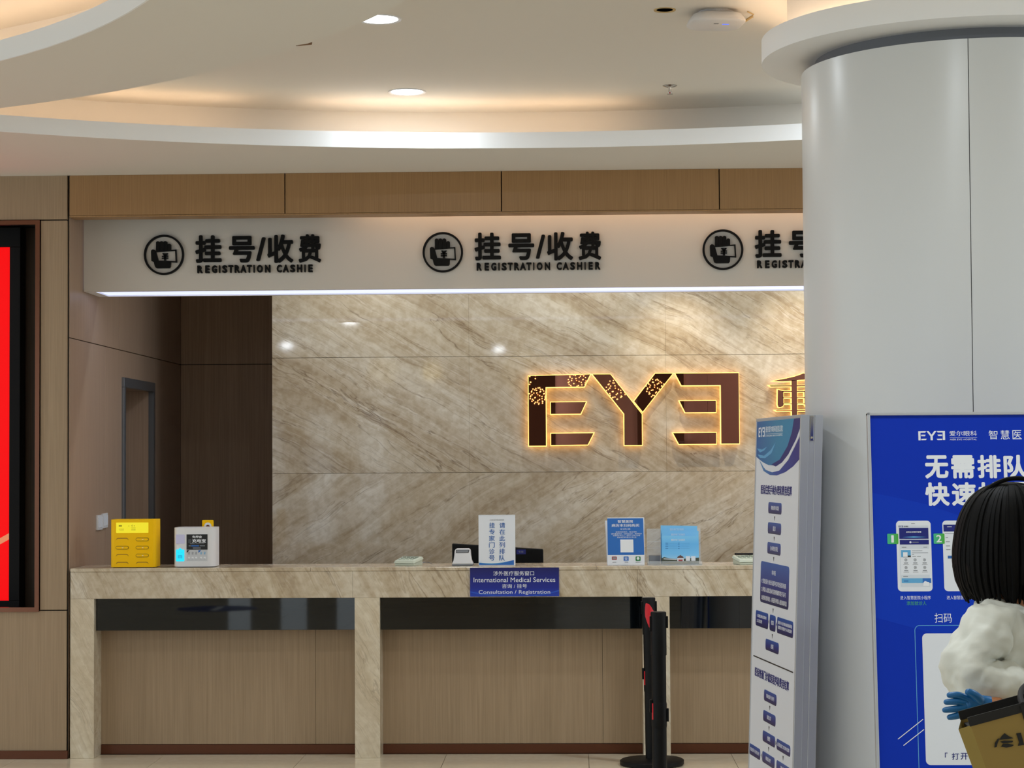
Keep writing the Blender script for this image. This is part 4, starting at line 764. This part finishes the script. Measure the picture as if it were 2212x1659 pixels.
# ------------------------------------------------------------------ blue poster board
po = thing('poster_board', 'large blue phone guide poster board leaning before the column', 'poster', (1.4058, 7.0039, 0.0), (-0.106, 0, 0))
PH = 1.82
box('panel', -0.404, 0.404, 0.006, 0.022, 0.012, PH - 0.006, 'poster', po)
for nm, a in (('frame_stile', (-0.41, -0.400, 0.0, PH)), ('frame_stile', (0.400, 0.41, 0.0, PH)), ('frame_rail', (-0.41, 0.41, PH - 0.010, PH)), ('frame_rail', (-0.41, 0.41, 0.0, 0.02))): box(nm, a[0], a[1], -0.006, 0.026, a[2], a[3], 'alu', po, 0.002)
easel = thing_part('easel_leg', po)
MB().tube([(0, 0.02, 1.40), (0, 0.35, 0.037)], 0.012, 10).build('strut', 'alu', easel)
PY = 0.006
prism('wave_print', [(-0.40, 1.545), (-0.32, 1.528), (-0.22, 1.505), (-0.12, 1.47), (0.0, 1.43), (0.4, 1.35), (0.4, 0.9), (-0.40, 1.12)], PY - 0.0003, PY, 'poster2', po).data.materials.__setitem__(0, mat('poster_mid_blue', (14, 57, 184), 0.45, spec=0.15))
eye_logo(po, -0.236, -0.145, 1.724, 1.756, PY, 'wink')
text('lettering', '爱尔眼科', -0.130, -0.036, 1.738, 1.756, PY, 'wink', po); box('rule_line', -0.129, -0.036, PY - 0.0005, PY, 1.7325, 1.7335, 'wink', po); text('lettering', 'AIER EYE HOSPITAL', -0.129, -0.037, 1.7235, 1.729, PY, 'wink', po)
text('lettering', '智', 0.004, 0.034, 1.726, 1.757, PY, 'wink', po); text('lettering', '慧', 0.045, 0.075, 1.726, 1.757, PY, 'wink', po); text('lettering', '医', 0.085, 0.116, 1.726, 1.757, PY, 'wink', po); text('lettering', '院', 0.127, 0.158, 1.726, 1.757, PY, 'wink', po)
for i, ch in enumerate('无需排队'): text('lettering', ch, -0.217 + 0.0893 * i, -0.137 + 0.0893 * i, 1.592, 1.672, PY, 'wink', po, bold=0.034)
for i, ch in enumerate('快速挂号'): text('lettering', ch, -0.219 + 0.0905 * i, -0.136 + 0.0905 * i, 1.498, 1.579, PY, 'wink', po, bold=0.034)
def phone(x, num, cap1, cap2):
    ph = prism('phone_print', rrect(x, x + 0.1175, 1.208, 1.448, 0.013), PY - 0.0006, PY, 'wpaper', po); k = 0.1175 / 600; X = lambda v: x + (v - 128) * k; Z = lambda v: 1.448 - (v - 120) * (0.24 / 1200)
    B = lambda a, b, c, d, m, y=0.0011: prism('screen_print', [(X(a), Z(d)), (X(b), Z(d)), (X(b), Z(c)), (X(a), Z(c))], PY - y, PY - 0.0004, m, ph)
    B(390, 455, 163, 170, 'gink'); 
    if num == '1':
        B(176, 684, 200, 1245, mat('screen_grey', (210, 216, 224), 0.4), 0.0008); eye_logo(ph, X(170), X(248), Z(228), Z(202), PY - 0.0008, 'navy'); text('lettering', '爱尔眼科', X(262), X(338), Z(228), Z(204), PY - 0.0008, 'ink', ph)
        B(178, 684, 242, 428, 'navy'); text('lettering', '点亮全球眼科智慧', X(296), X(560), Z(325), Z(298), PY - 0.0011, 'wink', ph, bold=0.02); prism('screen_print', [(X(230), Z(398)), (X(430), Z(410)), (X(640), Z(398)), (X(430), Z(386))], PY - 0.0014, PY - 0.0008, 'sky', ph)
        B(184, 686, 446, 524, 'navy'); prism('screen_print', circle(X(368), Z(486), 0.0036, 14), PY - 0.0014, PY - 0.0008, 'wink', ph); B(400, 510, 480, 492, 'gink', 0.0014)
        B(215, 295, 566, 578, 'gink'); B(590, 655, 566, 576, 'gink'); B(190, 690, 600, 1040, 'wpaper', 0.001); B(200, 368, 618, 740, 'sky', 0.0013); B(235, 312, 655, 735, 'wink', 0.0016); B(235, 368, 712, 740, 'ink', 0.0015)
        for a, b, c in ((390, 570, 628), (390, 668, 664), (390, 425, 690), (395, 455, 724), (475, 538, 724)): B(a, b, c, c + 9, 'gink', 0.0013)
        for r, zz in enumerate((786, 916)):
            for a in (280, 440, 602):
                prism('icon_print', circle(X(a), Z(zz), 0.0048, 16), PY - 0.0013, PY - 0.0008, 'steel', ph); prism('icon_print', circle(X(a), Z(zz), 0.0034, 16), PY - 0.0016, PY - 0.0008, 'wpaper', ph); B(a - 10, a + 10, zz - 8, zz + 8, 'steel', 0.0018)
                B(a - 34, a + 36, zz + 46, zz + 60, 'gink', 0.0013); B(a - 46, a + 50, zz + 76, zz + 82, 'fill_silver', 0.0013)
        B(228, 308, 1060, 1072, 'gink'); B(198, 706, 1098, 1180, 'sky'); B(235, 312, 1138, 1152, 'blue_ink', 0.0014); B(560, 706, 1098, 1180, 'blue_print', 0.0013); prism('screen_print', [(X(565), Z(1230)), (X(575), Z(1165)), (X(600), Z(1145)), (X(640), Z(1160)), (X(670), Z(1165)), (X(670), Z(1230))], PY - 0.0016, PY - 0.0008, 'wink', ph)
    else:
        B(146, 700, 190, 306, 'navy'); B(210, 290, 222, 230, 'wink', 0.0014); B(166, 430, 336, 344, 'gink')
        for zz, l in ((404, 40), (476, 70), (546, 70), (610, 75)): B(180, 180 + l, zz, zz + 10, 'gink')
        B(205, 640, 718, 766, 'blue_ink')
    nb = prism('number_badge', rrect(x - 0.031, x + 0.006, 1.369, 1.404, 0.003), PY - 0.0018, PY, gradient('badge_print', [(0.0, (66, 184, 140)), (1.0, (72, 168, 44))], 0, x - 0.031, x + 0.006), po)
    text('number', num, x - 0.022 + (0.004 if num == '1' else 0), x - 0.004 - (0.005 if num == '1' else 0), 1.374, 1.399, PY - 0.0018, 'wink', nb, bold=0.02)
    text('lettering', cap1, x + 0.007, x + 0.110, 1.180, 1.193, PY, 'wink', po)
    if cap2: text('lettering', cap2, x + 0.028, x + 0.095, 1.161, 1.175, PY, 'green', po)
phone(-0.321, '1', '进入智慧医院小程序', '添加就诊人'); phone(-0.164, '2', '进入智慧医院小程序', None); phone(-0.007, '3', '进入智慧医院小程序', None); phone(0.150, '4', '进入智慧医院小程序', None)
text('lettering', '扫码', -0.200, -0.142, 1.102, 1.134, PY, 'wink', po)
prism('card_print', rrect(-0.244, 0.244, 0.627, 1.066, 0.016), PY - 0.0008, PY, 'wpaper', po)
def outline(x0, x1, z0, z1, r, t_, m):
    a = rrect(x0, x1, z0, z1, r, 6); b = rrect(x0 + t_, x1 - t_, z0 + t_, z1 - t_, r - t_, 6); n = len(a); mb = MB()
    mb.add([(p[0], PY - 0.0005, p[1]) for p in a + b], [(i, (i + 1) % n, n + (i + 1) % n, n + i) for i in range(n)]); mb.build('outline_print', m, po)
outline(-0.269, 0.269, 0.55, 1.094, 0.018, 0.0022, 'sky')
for a, b in (((-0.336, 0.714), (-0.250, 0.780)), ((-0.318, 0.693), (-0.248, 0.746))): prism('stripe_print', [a, (a[0] + 0.0015, a[1] - 0.002), (b[0] + 0.0015, b[1] - 0.002), b], PY - 0.001, PY, 'wink', po)
text('lettering', '「', -0.180, -0.171, 0.652, 0.668, PY - 0.0008, 'navy', po, bold=0.01); text('lettering', '打', -0.157, -0.133, 0.645, 0.667, PY - 0.0008, 'navy', po, bold=0.01); text('lettering', '开', -0.128, -0.104, 0.645, 0.667, PY - 0.0008, 'navy', po, bold=0.01)

# ------------------------------------------------------------------ person with a tote bag
def skin_mesh(name, verts, edges, radii, m, parent=None, root=0, sub=2, disp=0.0, dscale=0.08):
    me = bpy.data.meshes.new(name); me.from_pydata(verts, edges, []); o = bpy.data.objects.new(name, me); COL.objects.link(o)
    sk = o.modifiers.new('s', 'SKIN'); sk.use_smooth_shade = True
    for i, r in enumerate(radii):
        r = r if isinstance(r, tuple) else (r, r); me.skin_vertices[0].data[i].radius = r; me.skin_vertices[0].data[i].use_root = (i == root)
    su = o.modifiers.new('u', 'SUBSURF'); su.levels = sub; su.render_levels = sub
    if disp:
        tx = bpy.data.textures.new('folds', 'CLOUDS'); tx.noise_scale = dscale; tx.noise_depth = 2
        dm = o.modifiers.new('d', 'DISPLACE'); dm.texture = tx; dm.strength = disp; dm.mid_level = 0.5; dm.texture_coords = 'LOCAL'
    me2 = bpy.data.meshes.new_from_object(o.evaluated_get(bpy.context.evaluated_depsgraph_get()))
    bpy.data.objects.remove(o); me2.name = name; me2.materials.clear(); me2.materials.append(M[m])
    for p in me2.polygons: p.use_smooth = True
    o = bpy.data.objects.new(name, me2); COL.objects.link(o); o.parent = parent
    return o
PX, PYY = 0.95, 4.58
# skeleton in metres relative to the feet; the person faces right (+x) and a little towards the viewer
f = Vector((0.86, -0.50, 0)).normalized(); r_ = Vector((f.y, -f.x, 0))      # forward, person's right
def J(a, b, z): p = f * a + r_ * b; return (p.x, p.y, z)
bodyv = [J(0.06, -0.04, 0.83), J(0.06, -0.04, 1.02), J(0.03, -0.02, 1.18), J(-0.005, 0, 1.30), J(0.01, 0, 1.365), J(0.03, 0, 1.42), J(0.035, 0, 1.50), J(0.03, 0, 1.55),
         J(-0.01, 0.13, 1.30), J(-0.07, 0.165, 1.205), J(0.09, 0.13, 1.14),
         J(-0.01, -0.13, 1.30), J(0.05, -0.06, 1.10), J(0.02, 0.245, 1.135),
         J(0.06, 0.045, 0.78), J(0.07, 0.05, 0.45), J(0.05, 0.055, 0.075), J(0.16, 0.06, 0.035),
         J(0.06, -0.125, 0.78), J(0.07, -0.13, 0.45), J(0.05, -0.135, 0.075), J(0.16, -0.14, 0.035)]
bodye = [(0, 1), (1, 2), (2, 3), (3, 4), (4, 5), (5, 6), (6, 7), (3, 8), (8, 9), (9, 10), (3, 11), (11, 12), (12, 13), (0, 14), (14, 15), (15, 16), (16, 17), (0, 18), (18, 19), (19, 20), (20, 21)]
bodyr = [(0.10, 0.09), (0.085, 0.075), (0.095, 0.075), (0.065, 0.06), 0.042, 0.055, 0.078, 0.06, 0.034, 0.03, 0.024, 0.034, 0.03, 0.024, 0.075, 0.052, 0.035, 0.028, 0.075, 0.052, 0.035, 0.028]
pe = skin_mesh('person', bodyv, bodye, bodyr, 'skin'); pe.location = (PX, PYY, 0)
tag(pe, 'person in a white padded jacket with black hair beside the blue poster', 'person')
nz = MB().sphere(J(0.094, 0, 1.472), 0.0095, sc=(1, 1, 1.7)).build('nose', 'skin', pe, smooth=True)
for s in (-1, 1):
    ey = MB().sphere(J(0.084, 0.027 * s, 1.495), 0.0105).build('eye', 'wpaper', pe, smooth=True); MB().sphere(J(0.0905, 0.0275 * s, 1.495), 0.005).build('iris', 'ink', ey, smooth=True)
    MB().sphere(J(0.03, 0.085 * s, 1.48), 0.02, sc=(0.8, 0.6, 1.4)).build('ear', 'skin', pe, smooth=True)
MB().sphere(J(0.083, 0, 1.437), 0.017, sc=(0.9, 0.9, 0.3)).build('mouth', 'red_logo', pe, smooth=True)
# jacket
jv = [J(0.06, -0.04, 0.80), J(0.06, -0.04, 0.98), J(0.03, -0.02, 1.16), J(-0.005, 0, 1.27), J(0.005, 0, 1.335),
      J(-0.01, 0.125, 1.285), J(-0.06, 0.175, 1.205), J(-0.02, 0.165, 1.175), J(0.08, 0.13, 1.155),
      J(-0.01, -0.13, 1.28), J(0.05, -0.07, 1.11), J(0.065, 0.05, 1.105), J(0.03, 0.212, 1.132)]
je = [(0, 1), (1, 2), (2, 3), (3, 4), (3, 5), (5, 6), (6, 7), (7, 8), (3, 9), (9, 10), (10, 11), (11, 12)]
jr = [(0.13, 0.12), (0.125, 0.115), (0.13, 0.11), (0.125, 0.105), 0.066, 0.072, 0.074, 0.068, 0.060, 0.066, 0.058, 0.05, 0.034]
skin_mesh('jacket', jv, je, jr, 'coat', pe, 0, 4, 0.034, 0.055)
skin_mesh('trousers', [J(0.06, -0.04, 0.84), J(0.06, 0.05, 0.76), J(0.07, 0.052, 0.45), J(0.05, 0.055, 0.10), J(0.06, -0.13, 0.76), J(0.07, -0.132, 0.45), J(0.05, -0.135, 0.10)], [(0, 1), (1, 2), (2, 3), (0, 4), (4, 5), (5, 6)], [(0.13, 0.115), 0.088, 0.066, 0.055, 0.088, 0.066, 0.055], 'trousers', pe)
for s in (-1, 1): MB().sphere(J(0.12, 0.098 * s - 0.04, 0.04), 0.05, 16, 10, (2.1, 1.6, 0.8)).build('shoe', 'shoe', pe, smooth=True)
# hair: bob of overlapping locks around a cap
def hair_surface():
    prof = [(1.592, 0.004), (1.588, 0.03), (1.575, 0.062), (1.552, 0.088), (1.52, 0.106), (1.485, 0.115), (1.45, 0.120), (1.415, 0.121), (1.385, 0.116), (1.362, 0.104), (1.352, 0.086)]
    n = 96; v = []; fcs = []
    for k in range(n):
        a = 2 * PI * k / n; da = abs((a + PI) % (2 * PI) - PI); face = max(0.0, min(1.0, (0.85 - da) / 0.25))
        for i, (zz, rr) in enumerate(prof):
            lo = 1.352 + 0.175 * face; z2 = 1.592 - (1.592 - zz) * (1.592 - lo) / (1.592 - 1.352)
            q = rr * (1 + 0.028 * math.sin(a * 19) + 0.02 * math.sin(a * 31 + 1.0)) if face < 0.5 else min(rr, 0.104)
            p = J(q * math.cos(a) * 1.02 - 0.008 + 0.012 * face, q * math.sin(a), z2 + (0.012 * math.sin(a * 13) if i > 8 else 0)); v.append(p)
    m = len(prof)
    for k in range(n):
        for i in range(m - 1): fcs.append((k * m + i, ((k + 1) % n) * m + i, ((k + 1) % n) * m + i + 1, k * m + i + 1))
    fcs.append(tuple(k * m for k in range(n))); 
    return MB().add(v, fcs)
hair = hair_surface().build('hair', 'hair', pe, smooth=True)
def smooth_path(pts, n=18):
    out = []
    for i in range(n):
        t_ = i / (n - 1) * (len(pts) - 1); k = min(int(t_), len(pts) - 2); u_ = t_ - k
        p0, p1, p2, p3 = (Vector(pts[max(0, min(len(pts) - 1, q_))]) for q_ in (k - 1, k, k + 1, k + 2))
        out.append(0.5 * ((2 * p1) + (p2 - p0) * u_ + (2 * p0 - 5 * p1 + 4 * p2 - p3) * u_ ** 2 + (3 * p1 - p0 - 3 * p2 + p3) * u_ ** 3))
    return out
for i in range(96):
    a = 0.8 + (2 * PI - 1.6) * (i + random.uniform(-0.5, 0.5)) / 95; o_ = random.uniform(-0.003, 0.004); e = 1.352 + random.uniform(-0.016, 0.012); sw = random.uniform(-0.08, 0.08)
    pt = [(0.004, 1.594), (0.045, 1.586), (0.080, 1.562), (0.104, 1.522), (0.116, 1.475), (0.120, 1.425), (0.113, 1.38), (0.098, e)]
    path = smooth_path([J((q_ + o_) * math.cos(a + sw * k / 7) - 0.008, (q_ + o_) * math.sin(a + sw * k / 7), zz) for k, (q_, zz) in enumerate(pt)])
    MB().tube(path, [0.004 + 0.004 * math.sin(PI * min(1.0, 0.08 + 0.92 * k / 17) ** 0.8) if k < 17 else 0.002 for k in range(18)], 6).build('lock', 'hair', hair, smooth=True)
MB().tube(smooth_path([J(0.04, 0.07, 1.54), J(0.06, 0.095, 1.46), J(0.075, 0.105, 1.37), J(0.075, 0.125, 1.285)]), [0.007 + 0.007 * math.sin(PI * k / 17) if k < 17 else 0.002 for k in range(18)], 10).build('lock', 'hair', hair, smooth=True)
MB().tube(smooth_path([(-0.085, -0.03, 1.53), (-0.07, -0.03, 1.575), (-0.035, -0.03, 1.60), (0.005, -0.03, 1.607), (0.04, -0.03, 1.597), (0.06, -0.03, 1.575)], 24), 0.005, 8).build('hair_band', 'hair', pe, smooth=True)
# gloved hand pointing left, thumb up
hx_, hy_, hz_ = 0.835 - PX, 4.345 - PYY, 1.135
def G(a, b, c): return (hx_ - a * 0.82, hy_ + b * 0.85, hz_ + c * 0.8)          # a along the fingers (to the left)
gv = [G(-0.015, 0, 0), G(0.012, 0, 0.002), G(0.036, 0, 0.008)]; ge = [(0, 1), (1, 2)]; gr = [(0.020, 0.026), (0.017, 0.027), (0.014, 0.026)]
for dz_, ln, cz in ((0.026, 0.052, 0.016), (0.012, 0.060, 0.006), (-0.004, 0.064, -0.006), (-0.018, 0.052, -0.018)):
    n0 = len(gv); gv += [G(0.044, -0.003, 0.006 + dz_ * 0.85), G(0.044 + ln * 0.5, -0.008, 0.006 + dz_ + cz * 0.3), G(0.044 + ln, -0.002, 0.002 + dz_ + cz * 0.4)]; ge += [(2, n0), (n0, n0 + 1), (n0 + 1, n0 + 2)]; gr += [0.0085, 0.0078, 0.006]
gl = skin_mesh('glove', gv, ge, gr, 'glove', pe, 1, 2)
skin_mesh('thumb', [G(0.004, -0.004, 0.012), G(0.020, -0.014, 0.030), G(0.036, -0.019, 0.043), G(0.053, -0.019, 0.048)], [(0, 1), (1, 2), (2, 3)], [0.012, 0.011, 0.009, 0.007], 'glove', gl, 0, 2)
# tote bag hanging from the forearm
bg = thing('tote_bag', 'tan canvas tote bag with black trim carried by the person', 'bag', (0.757, 4.13, 1.138), (0, math.radians(-15.0), 0))
bw, bh, bd = 0.34, 0.34, 0.10
MB().add([(0.006, 0, -0.012), (bw, 0, -0.012), (bw, bd, -0.012), (0.006, bd, -0.012), (0.03, 0.01, -bh), (bw - 0.03, 0.01, -bh), (bw - 0.03, bd - 0.01, -bh), (0.03, bd - 0.01, -bh)], [(0, 4, 5, 1), (1, 5, 6, 2), (2, 6, 7, 3), (4, 7, 6, 5)]).build('front_and_back', 'bag', bg)
MB().add([(0.006, 0, -0.012), (0.03, 0.01, -bh), (0.03, bd - 0.01, -bh), (0.006, bd, -0.012), (-0.012, bd / 2, -0.022), (0.014, bd / 2, -bh)], [(0, 4, 5, 1), (4, 3, 2, 5)]).build('side_gusset', 'bag_side', bg)
for y0 in (-0.002, bd - 0.001): box('top_binding', 0.004, bw + 0.002, y0, y0 + 0.004, -0.014, 0.004, 'strap', bg)
box('lining', 0.008, bw - 0.004, 0.004, bd - 0.004, -0.03, -0.02, 'strap', bg)
for x in (0.115, 0.255): box('strap_tab', x - 0.006, x + 0.006, -0.004, 0, -0.03, 0.0, 'strap', bg)
MB().tube(smooth_path([(0.115, 0.0, 0.0), (0.120, 0.03, 0.012), (0.14, 0.07, 0.022), (0.18, 0.09, 0.026), (0.22, 0.07, 0.022), (0.248, 0.03, 0.012), (0.255, 0.0, 0.0)], 30), 0.006, 10).build('handle', 'strap', bg, smooth=True)
tb = lambda p: [(-0.0235 + (x - 560) / 1779 * 0.1746, 0.010 + (590 - y) / 1779 * 0.1746 - (x - 560) / 1779 * 0.1746 * 0.30) for x, y in p]
for q_ in ([(1330, 1010), (1400, 930), (1470, 870), (1530, 930), (1610, 965), (1500, 990), (1400, 1000)], [(1340, 1050), (1420, 1025), (1590, 1025), (1560, 1055), (1380, 1080)], [(1330, 1150), (1380, 1095), (1480, 1085), (1580, 1110), (1520, 1145), (1420, 1165)], [(1200, 1170), (1230, 1080), (1300, 1000), (1340, 980), (1280, 1080), (1240, 1160)], [(1690, 870), (1779, 850), (1779, 1100), (1660, 1120), (1700, 1050)]):
    prism('print_mark', [(x, z_) for x, z_ in tb(q_)], -0.0012, 0.004, 'strap', bg)
